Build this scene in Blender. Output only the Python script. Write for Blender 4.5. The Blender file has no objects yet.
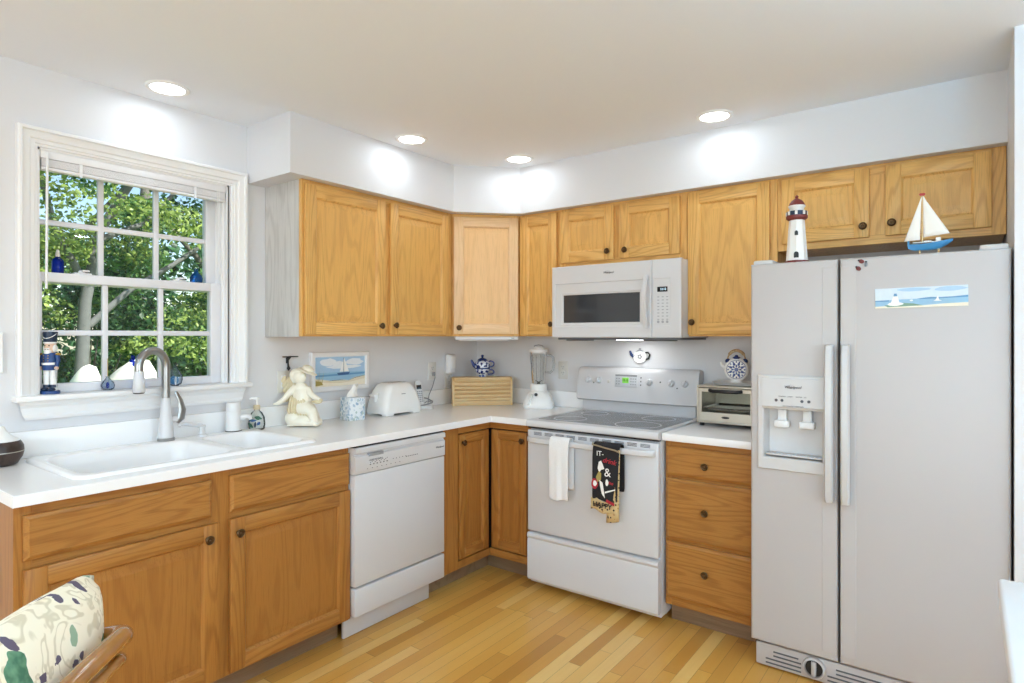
import bpy, bmesh, math, random
from mathutils import Vector, Matrix, noise as mnoise
PI = math.pi
SC = bpy.context.scene
COL = SC.collection
random.seed(7)

# ------------------------------------------------------------------ camera
cam_d = bpy.data.cameras.new('camera')
cam = bpy.data.objects.new('camera', cam_d); COL.objects.link(cam)
cam.location = (2.828, -3.379, 1.371)
cam.rotation_euler = (PI/2, 0, math.radians(36.62))
cam_d.sensor_width = 36.0
cam_d.lens = 610.4/1024*36.0
cam_d.shift_y = -5.5/1024
cam_d.clip_start = 0.02
SC.camera = cam

# ------------------------------------------------------------------ world, sun, daylight
world = bpy.data.worlds.new('world'); SC.world = world
world.use_nodes = True
wn = world.node_tree.nodes; wl = world.node_tree.links
sky = wn.new('ShaderNodeTexSky'); sky.sky_type = 'NISHITA'; sky.sun_disc = False
sky.sun_elevation = math.radians(48); sky.sun_rotation = math.radians(60)
sky.air_density = 1.0; sky.dust_density = 0.6
wl.new(sky.outputs[0], wn['Background'].inputs[0])
wn['Background'].inputs[1].default_value = 0.22

sun_d = bpy.data.lights.new('sun', 'SUN'); sun_d.energy = 9.0; sun_d.angle = math.radians(1.0)
sun_d.color = (1.0, 0.95, 0.86)
sun = bpy.data.objects.new('sun', sun_d); COL.objects.link(sun)
sun.location = (4, 4, 9)
sun.rotation_euler = Vector((-0.62, -0.30, -0.78)).to_track_quat('-Z', 'Y').to_euler()

def area(name, loc, target, sx, sy, power, color=(1, 1, 1)):
    d = bpy.data.lights.new(name, 'AREA'); d.shape = 'RECTANGLE'; d.size = sx; d.size_y = sy
    d.energy = power; d.color = color
    o = bpy.data.objects.new(name, d); COL.objects.link(o); o.location = loc
    o.rotation_euler = (Vector(target)-Vector(loc)).to_track_quat('-Z', 'Y').to_euler()
    return o
# area lamps added at assumed openings behind and beside the camera, as daylight fill
area('added_daylight_south', (2.6, -6.03, 1.45), (2.6, 0, 1.45), 3.4, 1.4, 62, (0.85, 0.93, 1.0))
area('added_daylight_east', (5.63, -3.2, 1.35), (0, -3.2, 1.35), 2.4, 1.5, 42, (0.78, 0.90, 1.0))

SC.view_settings.view_transform = 'Standard'
SC.view_settings.look = 'None'
SC.view_settings.gamma = 1.0
SC.view_settings.use_curve_mapping = False
SC.view_settings.exposure = 0.21
try:
    SC.cycles.max_bounces = 10; SC.cycles.diffuse_bounces = 6; SC.cycles.glossy_bounces = 4
    SC.cycles.transparent_max_bounces = 24; SC.cycles.sample_clamp_indirect = 6.0
    SC.cycles.caustics_reflective = False; SC.cycles.caustics_refractive = False
except Exception:
    pass

# ------------------------------------------------------------------ materials
def nmat(name):
    m = bpy.data.materials.new(name); m.use_nodes = True
    return m, m.node_tree.nodes, m.node_tree.links, m.node_tree.nodes['Principled BSDF']

def lin(c):
    return tuple(((v/255)/12.92 if v/255 <= 0.04045 else ((v/255+0.055)/1.055)**2.4) for v in c)

def plain(name, rgb, rough=0.5, metal=0.0, vary=0.03, scale=40, bump=0.0, spec=0.5, coat=0.0, emit=0.0):
    """colour with a faint procedural variation"""
    m, N, L, P = nmat(name)
    c = lin(rgb)
    tc = N.new('ShaderNodeTexCoord'); nz = N.new('ShaderNodeTexNoise'); nz.inputs['Scale'].default_value = scale
    nz.inputs['Detail'].default_value = 3
    L.new(tc.outputs['Object'], nz.inputs['Vector'])
    mx = N.new('ShaderNodeMix'); mx.data_type = 'RGBA'
    mx.inputs[6].default_value = (*[v*(1-vary) for v in c], 1); mx.inputs[7].default_value = (*[min(1, v*(1+vary)) for v in c], 1)
    L.new(nz.outputs['Fac'], mx.inputs[0]); L.new(mx.outputs[2], P.inputs['Base Color'])
    P.inputs['Roughness'].default_value = rough; P.inputs['Metallic'].default_value = metal
    P.inputs['Specular IOR Level'].default_value = spec
    if coat: P.inputs['Coat Weight'].default_value = coat
    if bump:
        b = N.new('ShaderNodeBump'); b.inputs['Strength'].default_value = bump; b.inputs['Distance'].default_value = 0.002
        L.new(nz.outputs['Fac'], b.inputs['Height']); L.new(b.outputs[0], P.inputs['Normal'])
    if emit:
        L.new(mx.outputs[2], P.inputs['Emission Color']); P.inputs['Emission Strength'].default_value = emit
    return m

def oak(name, light, dark, axis='z', rings=22.0, contrast=0.5, rough=0.36, pore=0.5):
    """oak: contour lines of a stretched noise give the cathedral figure, a finer noise the pores"""
    m, N, L, P = nmat(name)
    tc = N.new('ShaderNodeTexCoord'); oi = N.new('ShaderNodeObjectInfo')
    add = N.new('ShaderNodeVectorMath'); add.operation = 'ADD'
    sc = N.new('ShaderNodeVectorMath'); sc.operation = 'SCALE'; sc.inputs[0].default_value = (7.1, 3.3, 5.7)
    L.new(oi.outputs['Random'], sc.inputs['Scale']); L.new(tc.outputs['Object'], add.inputs[0]); L.new(sc.outputs[0], add.inputs[1])
    def mapped(across, along):
        mp = N.new('ShaderNodeMapping')
        s = [across]*3; s['xyz'.index(axis)] = along
        mp.inputs['Scale'].default_value = s
        L.new(add.outputs[0], mp.inputs['Vector']); return mp.outputs[0]
    n1 = N.new('ShaderNodeTexNoise'); n1.inputs['Scale'].default_value = 1; n1.inputs['Detail'].default_value = 2
    L.new(mapped(5.5, 0.55), n1.inputs['Vector'])
    n3 = N.new('ShaderNodeTexNoise'); n3.inputs['Scale'].default_value = 1; n3.inputs['Detail'].default_value = 3
    L.new(mapped(40, 3.0), n3.inputs['Vector'])
    mul = N.new('ShaderNodeMath'); mul.operation = 'MULTIPLY'; mul.inputs[1].default_value = rings*6.28
    L.new(n1.outputs['Fac'], mul.inputs[0])
    wob = N.new('ShaderNodeMath'); wob.operation = 'MULTIPLY_ADD'; wob.inputs[1].default_value = 3.0
    L.new(n3.outputs['Fac'], wob.inputs[0]); L.new(mul.outputs[0], wob.inputs[2])
    sn = N.new('ShaderNodeMath'); sn.operation = 'SINE'; L.new(wob.outputs[0], sn.inputs[0])
    rmp = N.new('ShaderNodeMapRange'); rmp.inputs['From Min'].default_value = 0.1; rmp.inputs['From Max'].default_value = 1.0
    rmp.inputs['To Max'].default_value = contrast
    L.new(sn.outputs[0], rmp.inputs['Value'])
    n2 = N.new('ShaderNodeTexNoise'); n2.inputs['Scale'].default_value = 1; n2.inputs['Detail'].default_value = 2
    L.new(mapped(420, 11), n2.inputs['Vector'])
    pr = N.new('ShaderNodeMapRange'); pr.inputs['From Min'].default_value = 0.52; pr.inputs['From Max'].default_value = 0.75; pr.inputs['To Max'].default_value = pore
    L.new(n2.outputs['Fac'], pr.inputs['Value'])
    n4 = N.new('ShaderNodeTexNoise'); n4.inputs['Scale'].default_value = 1
    L.new(mapped(2.2, 0.5), n4.inputs['Vector'])
    a, b = lin(light), lin(dark)
    m0 = N.new('ShaderNodeMix'); m0.data_type = 'RGBA'
    m0.inputs[6].default_value = (*[v*1.1 for v in a], 1); m0.inputs[7].default_value = (*[v*0.88 for v in a], 1)
    L.new(n4.outputs['Fac'], m0.inputs[0])
    m1 = N.new('ShaderNodeMix'); m1.data_type = 'RGBA'; m1.inputs[7].default_value = (*b, 1)
    L.new(rmp.outputs[0], m1.inputs[0]); L.new(m0.outputs[2], m1.inputs[6])
    m2 = N.new('ShaderNodeMix'); m2.data_type = 'RGBA'; m2.inputs[7].default_value = (*[v*0.72 for v in b], 1)
    L.new(pr.outputs[0], m2.inputs[0]); L.new(m1.outputs[2], m2.inputs[6])
    L.new(m2.outputs[2], P.inputs['Base Color'])
    P.inputs['Roughness'].default_value = rough; P.inputs['Specular IOR Level'].default_value = 0.35
    bp = N.new('ShaderNodeBump'); bp.inputs['Strength'].default_value = 0.12; bp.inputs['Distance'].default_value = 0.001
    bp.invert = True
    L.new(pr.outputs[0], bp.inputs['Height']); L.new(bp.outputs[0], P.inputs['Normal'])
    return m

def glass(name, tint=(1, 1, 1), clear=0.9, rough=0.02, edge=True):
    """thin clear glass: transparent with a Fresnel reflection"""
    m, N, L, P = nmat(name); N.remove(P)
    out = N['Material Output']
    tr = N.new('ShaderNodeBsdfTransparent'); tr.inputs[0].default_value = (*tint, 1)
    gl = N.new('ShaderNodeBsdfGlossy'); gl.inputs['Roughness'].default_value = rough
    fr = N.new('ShaderNodeFresnel'); fr.inputs['IOR'].default_value = 1.28
    nz = N.new('ShaderNodeTexNoise'); nz.inputs['Scale'].default_value = 3
    mth = N.new('ShaderNodeMath'); mth.operation = 'MULTIPLY_ADD'; mth.inputs[1].default_value = 0.01; 
    L.new(nz.outputs['Fac'], mth.inputs[0]); L.new(fr.outputs[0], mth.inputs[2])
    mx = N.new('ShaderNodeMixShader'); L.new(mth.outputs[0], mx.inputs[0]); L.new(tr.outputs[0], mx.inputs[1]); L.new(gl.outputs[0], mx.inputs[2])
    if clear < 1:
        df = N.new('ShaderNodeBsdfPrincipled'); df.inputs['Base Color'].default_value = (*tint, 1); df.inputs['Roughness'].default_value = 0.1
        m2 = N.new('ShaderNodeMixShader'); m2.inputs[0].default_value = clear
        L.new(df.outputs[0], m2.inputs[1]); L.new(mx.outputs[0], m2.inputs[2]); L.new(m2.outputs[0], out.inputs[0])
    else:
        L.new(mx.outputs[0], out.inputs[0])
    return m

def blown_glass(name, tint, clear=.5):
    m, N, L, P = nmat(name); N.remove(P)
    tr = N.new('ShaderNodeBsdfTransparent'); tr.inputs[0].default_value = (*tint, 1)
    tl = N.new('ShaderNodeBsdfTranslucent'); nz = N.new('ShaderNodeTexNoise'); nz.inputs['Scale'].default_value = 25
    mc = N.new('ShaderNodeMix'); mc.data_type = 'RGBA'; mc.inputs[6].default_value = (*[v*.8 for v in tint], 1); mc.inputs[7].default_value = (*tint, 1)
    tc = N.new('ShaderNodeTexCoord'); L.new(tc.outputs['Object'], nz.inputs['Vector']); L.new(nz.outputs['Fac'], mc.inputs[0]); L.new(mc.outputs[2], tl.inputs[0])
    m1 = N.new('ShaderNodeMixShader'); m1.inputs[0].default_value = clear; L.new(tl.outputs[0], m1.inputs[1]); L.new(tr.outputs[0], m1.inputs[2])
    gl = N.new('ShaderNodeBsdfGlossy'); gl.inputs['Roughness'].default_value = .05; fr = N.new('ShaderNodeFresnel'); fr.inputs['IOR'].default_value = 1.3
    m2 = N.new('ShaderNodeMixShader'); L.new(fr.outputs[0], m2.inputs[0]); L.new(m1.outputs[0], m2.inputs[1]); L.new(gl.outputs[0], m2.inputs[2]); L.new(m2.outputs[0], N['Material Output'].inputs[0])
    return m

def plank_floor(name):
    m, N, L, P = nmat(name)
    tc = N.new('ShaderNodeTexCoord'); sep = N.new('ShaderNodeSeparateXYZ'); L.new(tc.outputs['Object'], sep.inputs[0])
    def math_(op, a=None, b=None, av=None, bv=None):
        n = N.new('ShaderNodeMath'); n.operation = op
        if a is not None: L.new(a, n.inputs[0])
        if av is not None: n.inputs[0].default_value = av
        if b is not None: L.new(b, n.inputs[1])
        if bv is not None: n.inputs[1].default_value = bv
        return n.outputs[0]
    px = math_('DIVIDE', sep.outputs[0], bv=0.0572)
    row = math_('FLOOR', px); fx = math_('FRACT', px)
    wr = N.new('ShaderNodeTexWhiteNoise'); wr.noise_dimensions = '1D'; L.new(row, wr.inputs['W'])
    off = math_('MULTIPLY', wr.outputs['Value'], bv=5.0)
    py = math_('ADD', math_('DIVIDE', sep.outputs[1], bv=0.82), off)
    idx = math_('FLOOR', py); fy = math_('FRACT', py)
    cmb = N.new('ShaderNodeCombineXYZ'); L.new(row, cmb.inputs[0]); L.new(idx, cmb.inputs[1])
    wn2 = N.new('ShaderNodeTexWhiteNoise'); wn2.noise_dimensions = '2D'; L.new(cmb.outputs[0], wn2.inputs['Vector'])
    ramp = N.new('ShaderNodeValToRGB'); e = ramp.color_ramp.elements
    e[0].position = 0.0; e[0].color = (*lin((186, 129, 57)), 1); e[1].position = 1.0; e[1].color = (*lin((232, 190, 116)), 1)
    k = e.new(0.35); k.color = (*lin((212, 154, 72)), 1); k = e.new(0.75); k.color = (*lin((223, 169, 84)), 1)
    L.new(wn2.outputs['Value'], ramp.inputs[0])
    mp = N.new('ShaderNodeMapping'); mp.inputs['Scale'].default_value = (60, 3.5, 60)
    va = N.new('ShaderNodeVectorMath'); va.operation = 'MULTIPLY_ADD'; va.inputs[1].default_value = (3.7, 9.1, 0)
    L.new(cmb.outputs[0], va.inputs[0]); L.new(tc.outputs['Object'], va.inputs[2]); L.new(va.outputs[0], mp.inputs['Vector'])
    gr = N.new('ShaderNodeTexNoise'); gr.inputs['Scale'].default_value = 1; gr.inputs['Detail'].default_value = 4; gr.inputs['Distortion'].default_value = 0.6
    L.new(mp.outputs[0], gr.inputs['Vector'])
    g2 = N.new('ShaderNodeMapRange'); g2.inputs['From Min'].default_value = 0.4; g2.inputs['From Max'].default_value = 0.8; g2.inputs['To Max'].default_value = 0.10
    L.new(gr.outputs['Fac'], g2.inputs['Value'])
    mx = N.new('ShaderNodeMix'); mx.data_type = 'RGBA'; mx.inputs[7].default_value = (*lin((172, 114, 48)), 1)
    L.new(g2.outputs[0], mx.inputs[0]); L.new(ramp.outputs[0], mx.inputs[6])
    seam = math_('MAXIMUM', math_('LESS_THAN', fx, bv=0.028), math_('LESS_THAN', fy, bv=0.0025))
    sf = math_('MULTIPLY', seam, bv=0.6)
    m3 = N.new('ShaderNodeMix'); m3.data_type = 'RGBA'; m3.inputs[7].default_value = (*lin((90, 54, 24)), 1)
    L.new(sf, m3.inputs[0]); L.new(mx.outputs[2], m3.inputs[6]); L.new(m3.outputs[2], P.inputs['Base Color'])
    P.inputs['Roughness'].default_value = 0.28; P.inputs['Specular IOR Level'].default_value = 0.45
    bp = N.new('ShaderNodeBump'); bp.inputs['Strength'].default_value = 0.15; bp.inputs['Distance'].default_value = 0.001; bp.invert = True
    L.new(seam, bp.inputs['Height']); L.new(bp.outputs[0], P.inputs['Normal'])
    return m

def spots(name, base, cols, scale=30, rough=0.6, thr=0.5, warp=0.0):
    """printed pattern: voronoi cells coloured by a ramp over a plain ground"""
    m, N, L, P = nmat(name)
    tc = N.new('ShaderNodeTexCoord')
    vo = N.new('ShaderNodeTexVoronoi'); vo.inputs['Scale'].default_value = scale
    src = tc.outputs['Object']
    if warp:
        nz = N.new('ShaderNodeTexNoise'); nz.inputs['Scale'].default_value = scale*0.7
        mm = N.new('ShaderNodeVectorMath'); mm.operation = 'MULTIPLY_ADD'; mm.inputs[1].default_value = (warp,)*3
        L.new(tc.outputs['Object'], nz.inputs['Vector'])
        L.new(nz.outputs['Color'], mm.inputs[0]); L.new(src, mm.inputs[2]); src = mm.outputs[0]
    L.new(src, vo.inputs['Vector'])
    sx = N.new('ShaderNodeSeparateColor'); L.new(vo.outputs['Color'], sx.inputs[0])
    rp = N.new('ShaderNodeValToRGB'); rp.color_ramp.interpolation = 'CONSTANT'
    e = rp.color_ramp.elements
    e[0].color = (*lin(cols[0]), 1); e[1].position = 1/len(cols); e[1].color = (*lin(cols[1 % len(cols)]), 1)
    for i, c in enumerate(cols[2:], 2):
        k = e.new(i/len(cols)); k.color = (*lin(c), 1)
    L.new(sx.outputs[0], rp.inputs[0])
    lt = N.new('ShaderNodeMath'); lt.operation = 'LESS_THAN'; lt.inputs[1].default_value = thr
    L.new(vo.outputs['Distance'], lt.inputs[0])
    mx = N.new('ShaderNodeMix'); mx.data_type = 'RGBA'; mx.inputs[6].default_value = (*lin(base), 1)
    L.new(lt.outputs[0], mx.inputs[0]); L.new(rp.outputs[0], mx.inputs[7]); L.new(mx.outputs[2], P.inputs['Base Color'])
    P.inputs['Roughness'].default_value = rough
    return m

M = {}
M['wall'] = plain('wall_paint', (220, 220, 222), 0.6, vary=0.01, scale=120, bump=0.04)
M['ceil'] = plain('ceiling_paint', (236, 240, 246), 0.75, vary=0.01, scale=150, bump=0.05)
M['trim'] = plain('trim_paint', (236, 236, 236), 0.35, vary=0.008)
M['vinyl'] = plain('sash_vinyl', (228, 228, 232), 0.35, vary=0.01)
M['floor'] = plank_floor('oak_strip_floor')
OL, OD = (226, 176, 102), (186, 132, 66)
M['oz'] = oak('oak_vertical', OL, OD, 'z')
M['ox'] = oak('oak_horizontal', (228, 178, 104), OD, 'x')
M['oy'] = oak('oak_depth', OL, OD, 'y')
M['op'] = oak('oak_panel', (224, 173, 98), (194, 142, 74), 'z', rings=15, contrast=0.4)
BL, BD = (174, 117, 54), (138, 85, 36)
M['base_z'] = oak('base_oak_vertical', BL, BD, 'z')
M['base_x'] = oak('base_oak_horizontal', (175, 119, 57), BD, 'x')
M['base_p'] = oak('base_oak_panel', (170, 113, 52), (142, 88, 38), 'z', rings=15, contrast=0.4)
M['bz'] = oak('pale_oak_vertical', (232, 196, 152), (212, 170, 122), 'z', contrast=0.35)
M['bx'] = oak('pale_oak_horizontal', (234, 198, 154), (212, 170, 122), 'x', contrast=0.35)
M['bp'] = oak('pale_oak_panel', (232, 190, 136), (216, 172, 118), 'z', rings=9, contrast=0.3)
M['gray_oak'] = oak('whitewashed_oak', (204, 201, 196), (176, 172, 166), 'z', rings=14, contrast=0.45)
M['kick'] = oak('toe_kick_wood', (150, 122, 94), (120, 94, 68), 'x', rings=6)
M['counter'] = plain('white_laminate', (243, 243, 243), 0.22, vary=0.012, scale=300)
M['enamel'] = plain('white_enamel', (212, 212, 214), 0.22, vary=0.006, scale=10)
M['appl'] = plain('white_textured_steel', (189, 183, 180), 0.38, vary=0.008, scale=400, bump=0.03)
M['plastic'] = plain('white_plastic', (228, 228, 228), 0.35, vary=0.01)
M['fridge_plastic'] = plain('fridge_plastic', (203, 201, 200), 0.35, vary=0.01)
M['plastic2'] = plain('ivory_plastic', (216, 214, 208), 0.4, vary=0.01)
M['greyp'] = plain('grey_plastic', (150, 152, 155), 0.4)
M['dark'] = plain('black_plastic', (26, 26, 28), 0.35)
M['gap'] = plain('dark_gap', (12, 11, 10), 0.8)
M['bronze'] = plain('antique_bronze', (92, 70, 46), 0.32, metal=0.85, vary=0.2, scale=150)
M['nickel'] = plain('brushed_nickel', (165, 165, 163), 0.28, metal=1.0, vary=0.05, scale=200)
M['steel'] = plain('oven_steel', (196, 190, 176), 0.35, metal=0.75, vary=0.03)
M['chrome'] = plain('chrome', (210, 210, 212), 0.12, metal=1.0)
M['ctop'] = spots('speckled_cooktop_glass', (112, 114, 117), [(92, 94, 97), (132, 134, 137)], 900, 0.18, 0.35)
M['ctop'].node_tree.nodes['Principled BSDF'].inputs['Specular IOR Level'].default_value = 0.3
M['ctopring'] = plain('cooktop_ring', (236, 236, 238), 0.15)
M['blackglass'] = plain('dark_glass', (58, 59, 62), 0.06, vary=0.02)
M['pane'] = glass('window_glass', (0.97, 0.99, 0.98), 1.0)
M['clear'] = glass('clear_glass', (0.975, 0.985, 0.985), 0.955)
M['ovenglass'] = glass('oven_glass', (0.86, 0.87, 0.85), 1.0)
M['blueglass'] = blown_glass('blue_glass', (0.22, 0.52, 1.0), .62)
M['jarglass'] = blown_glass('jar_glass', (.96, .975, .975), .84)
M['iceglass'] = blown_glass('pale_blue_glass', (0.86, 0.94, 1.0), .8)
M['cobalt'] = blown_glass('cobalt_glass', (0.10, 0.24, 1.0), .55)
M['bulb'] = plain('lit_lens', (246, 251, 255), 0.5, vary=0, emit=7.0)
M['lcd'] = plain('display_black', (20, 24, 26), 0.15)
M['lcdgreen'] = plain('green_display', (120, 190, 70), 0.3, emit=0.5)
M['lcdtext'] = plain('lit_digits', (190, 225, 245), 0.3, emit=1.0)
M['ink'] = plain('grey_lettering', (84, 86, 92), 0.5)
M['inkl'] = plain('light_grey_lettering', (158, 160, 164), 0.5)
M['cream'] = plain('cream_glaze', (240, 234, 216), 0.35, vary=0.05, scale=25)
M['creamd'] = plain('antiqued_cream', (216, 200, 162), 0.45, vary=0.2, scale=60)
M['navy'] = plain('navy_paint', (24, 62, 116), 0.35)
M['navyd'] = plain('dark_navy_paint', (22, 44, 70), 0.35)
M['skin'] = plain('painted_skin', (226, 192, 168), 0.5)
M['white'] = plain('white_paint', (240, 240, 238), 0.4, vary=0.01)
M['gold'] = plain('gold_paint', (190, 150, 70), 0.35, metal=0.6)
M['redp'] = plain('red_paint', (176, 40, 40), 0.4)
M['maroon'] = plain('maroon_paint', (120, 48, 44), 0.45)
M['blackp'] = plain('black_paint', (30, 30, 32), 0.5)
M['seablue'] = plain('sea_blue_paint', (62, 136, 184), 0.4, vary=0.1)
M['cloth'] = plain('sail_cloth', (240, 238, 232), 0.8, vary=0.02)
M['bamboo'] = oak('light_bamboo', (222, 190, 140), (200, 160, 104), 'x', rings=6, contrast=0.4)
M['bamboo_end'] = oak('light_bamboo_end', (218, 184, 132), (196, 156, 102), 'z', rings=6, contrast=0.4)
M['walnut'] = oak('dark_walnut', (72, 56, 48), (42, 31, 27), 'x', rings=10, contrast=0.6)
M['rattan'] = plain('varnished_rattan', (156, 100, 40), 0.2, vary=0.35, scale=40, coat=0.7)
M['delft'] = spots('blue_white_pottery', (226, 231, 240), [(36, 58, 128), (64, 92, 160), (226, 231, 240), (30, 46, 110)], 62, 0.18, 0.55)
M['delftblue'] = plain('cobalt_glaze', (44, 66, 132), 0.15, vary=0.2, scale=60)
M['delftdark'] = plain('deep_blue_glaze', (34, 58, 108), 0.15, vary=0.1)
M['wicker'] = spots('wicker_wrap', (176, 146, 108), [(196, 168, 128), (150, 118, 80)], 200, 0.7, 0.5)
M['tissuebox'] = spots('paisley_card', (232, 238, 242), [(178, 198, 214), (205, 216, 225), (150, 178, 200), (222, 228, 232), (180, 198, 196)], 62, 0.6, 0.55, 0.02)
M['tissue'] = plain('tissue_paper', (244, 242, 238), 0.9)
M['terry'] = plain('white_terry', (238, 238, 238), 0.95, vary=0.08, scale=260, bump=0.8)
M['towelblack'] = plain('black_print_cotton', (34, 32, 34), 0.9, vary=0.1, scale=200)
M['towelbeige'] = spots('beige_print_cotton', (206, 178, 128), [(180, 140, 90), (214, 190, 140), (60, 50, 44)], 70, 0.9, 0.35)
M['soapfilm'] = blown_glass('soap_bottle', (0.97, 0.99, 0.98), .86)
M['leafblue'] = plain('blue_leaf_print', (44, 84, 140), 0.5)
M['leafgreen'] = plain('green_leaf_print', (58, 104, 84), 0.5)
M['blind'] = plain('blind_slats', (230, 230, 232), 0.45, vary=0.01)
M['cord'] = plain('grey_cord', (120, 122, 128), 0.5)
M['rail'] = plain('clear_wand', (238, 240, 242), 0.2)

# ------------------------------------------------------------------ mesh helpers
class MB:
    def __init__(s): s.bm = bmesh.new()
    def _mark(s, old, mi):
        for f in s.bm.faces:
            if f not in old: f.material_index = mi
    def box(s, x0, x1, y0, y1, z0, z1, mi=0, bev=0.0, seg=2, mat=None):
        bm = s.bm; old = set(bm.faces)
        r = bmesh.ops.create_cube(bm, size=1.0)
        vs = r['verts']
        for v in vs:
            v.co = Vector((x0+(v.co.x+.5)*(x1-x0), y0+(v.co.y+.5)*(y1-y0), z0+(v.co.z+.5)*(z1-z0)))
        if bev:
            es = list({e for v in vs for e in v.link_edges})
            bmesh.ops.bevel(bm, geom=es, offset=bev, segments=seg, profile=0.5, affect='EDGES')
        new = [f for f in bm.faces if f not in old]
        for f in new: f.material_index = mi
        if mat is not None:
            for v in {v for f in new for v in f.verts}: v.co = mat @ v.co
        return s
    def face(s, pts, mi=0):
        f = s.bm.faces.new([s.bm.verts.new(p) for p in pts]); f.material_index = mi; return f
    def loops(s, rings, mi=0, cap0=False, cap1=False, closed=True):
        """bridge successive vertex rings of equal length"""
        R = [[s.bm.verts.new(p) for p in r] for r in rings]
        n = len(R[0])
        for a, b in zip(R, R[1:]):
            for i in range(n if closed else n-1):
                j = (i+1) % n
                try: s.bm.faces.new((a[i], a[j], b[j], b[i])).material_index = mi
                except ValueError: pass
        if cap0: s.bm.faces.new(R[0][::-1]).material_index = mi
        if cap1: s.bm.faces.new(R[-1]).material_index = mi
        return s
    def lathe(s, prof, c=(0, 0, 0), seg=24, mi=0, axis='z', cap=True, sx=1, sy=1):
        rings = []
        for r, h in prof:
            ring = []
            for i in range(seg):
                a = 2*PI*i/seg; u, v = max(r, 1e-5)*math.cos(a)*sx, max(r, 1e-5)*math.sin(a)*sy
                p = {'z': (u, v, h), 'y': (u, h, -v), 'x': (h, u, v)}[axis]
                ring.append((p[0]+c[0], p[1]+c[1], p[2]+c[2]))
            rings.append(ring)
        return s.loops(rings, mi, cap, cap)
    def tube(s, pts, rad, seg=10, mi=0, flat=1.0, cap=True):
        pts = [Vector(p) for p in pts]; n = len(pts)
        rads = [rad]*n if not isinstance(rad, (list, tuple)) else rad
        rings = []; up = None
        for i, p in enumerate(pts):
            t = (pts[min(i+1, n-1)]-pts[max(i-1, 0)]).normalized()
            if up is None:
                up = Vector((0, 0, 1)) if abs(t.z) < 0.9 else Vector((0, 1, 0))
            u = (up - t*up.dot(t)).normalized(); w = t.cross(u); up = u
            rings.append([p+u*math.cos(2*PI*k/seg)*rads[i]+w*math.sin(2*PI*k/seg)*rads[i]*flat for k in range(seg)])
        return s.loops(rings, mi, cap, cap)
    def ball(s, c, r, mi=0, seg=16, rings=10, rot=None):
        rx, ry, rz = (r, r, r) if not isinstance(r, (tuple, list)) else r
        L = []
        for j in range(rings+1):
            t = PI*j/rings; q = max(math.sin(t), 1e-3)
            ring = []
            for i in range(seg):
                v = Vector((rx*q*math.cos(2*PI*i/seg), ry*q*math.sin(2*PI*i/seg), -rz*math.cos(t)))
                if rot is not None: v = rot @ v
                ring.append(v+Vector(c))
            L.append(ring)
        return s.loops(L, mi, True, True)
    def prism(s, poly, y0, y1, mi=0, plane='xz'):
        """poly in the xz plane extruded along y (or 'xy' along z, 'yz' along x)"""
        def P(p, d):
            return {'xz': (p[0], d, p[1]), 'xy': (p[0], p[1], d), 'yz': (d, p[0], p[1])}[plane]
        return s.loops([[P(p, y0) for p in poly], [P(p, y1) for p in poly]], mi, True, True)
    def build(s, name, mats, parent=None, loc=(0, 0, 0), rz=0.0, smooth=35, rot=None):
        bm = s.bm
        bmesh.ops.recalc_face_normals(bm, faces=bm.faces)
        if smooth:
            lim = math.radians(smooth)
            for f in bm.faces: f.smooth = True
            for e in bm.edges:
                if len(e.link_faces) == 2: e.smooth = e.calc_face_angle(0) < lim
        me = bpy.data.meshes.new(name); bm.to_mesh(me); bm.free()
        for m in (mats if isinstance(mats, (list, tuple)) else [mats]): me.materials.append(m)
        o = bpy.data.objects.new(name, me); COL.objects.link(o)
        o.location = loc; o.rotation_euler = rot if rot else (0, 0, rz)
        if parent is not None: o.parent = parent
        return o

def tag(o, label=None, cat=None, group=None, kind=None):
    if label: o['label'] = label
    if cat: o['category'] = cat
    if group: o['group'] = group
    if kind: o['kind'] = kind
    return o

def thing(name, label, cat, loc=(0, 0, 0), rz=0.0, group=None):
    o = bpy.data.objects.new(name, None); COL.objects.link(o)
    o.location = loc; o.rotation_euler = (0, 0, rz); o.empty_display_size = 0.05
    return tag(o, label, cat, group)

def copy_tree(o, parent=None):
    c = o.copy(); COL.objects.link(c)
    if parent is not None: c.parent = parent
    for ch in list(o.children): copy_tree(ch, c)
    return c

def lettering(txt, size, mat, parent, loc, name='lettering', rz=0.0, tilt=0.0, depth=0.0004, align='CENTER', shear=0.0, bold=0.0, rot=None):
    """writing that faces local -y, as a mesh"""
    cu = bpy.data.curves.new(name, 'FONT'); cu.body = txt; cu.size = size; cu.align_x = align; cu.align_y = 'CENTER'
    cu.extrude = depth; cu.shear = shear; cu.offset = bold; cu.resolution_u = 3
    t = bpy.data.objects.new('tmp', cu); COL.objects.link(t)
    bpy.context.view_layer.update()
    me = bpy.data.meshes.new_from_object(t.evaluated_get(bpy.context.evaluated_depsgraph_get()))
    bpy.data.objects.remove(t); bpy.data.curves.remove(cu)
    me.materials.clear(); me.materials.append(mat)
    me.transform(Matrix.Rotation(PI/2, 4, 'X'))
    if tilt: me.transform(Matrix.Rotation(tilt, 4, 'Y'))
    o = bpy.data.objects.new(name, me); COL.objects.link(o); o.location = loc
    o.rotation_euler = rot if rot else (0, 0, rz)
    if parent is not None: o.parent = parent
    return o

def struct(o, label=None):
    o['kind'] = 'structure'
    if label: o['label'] = label
    return o

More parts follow.
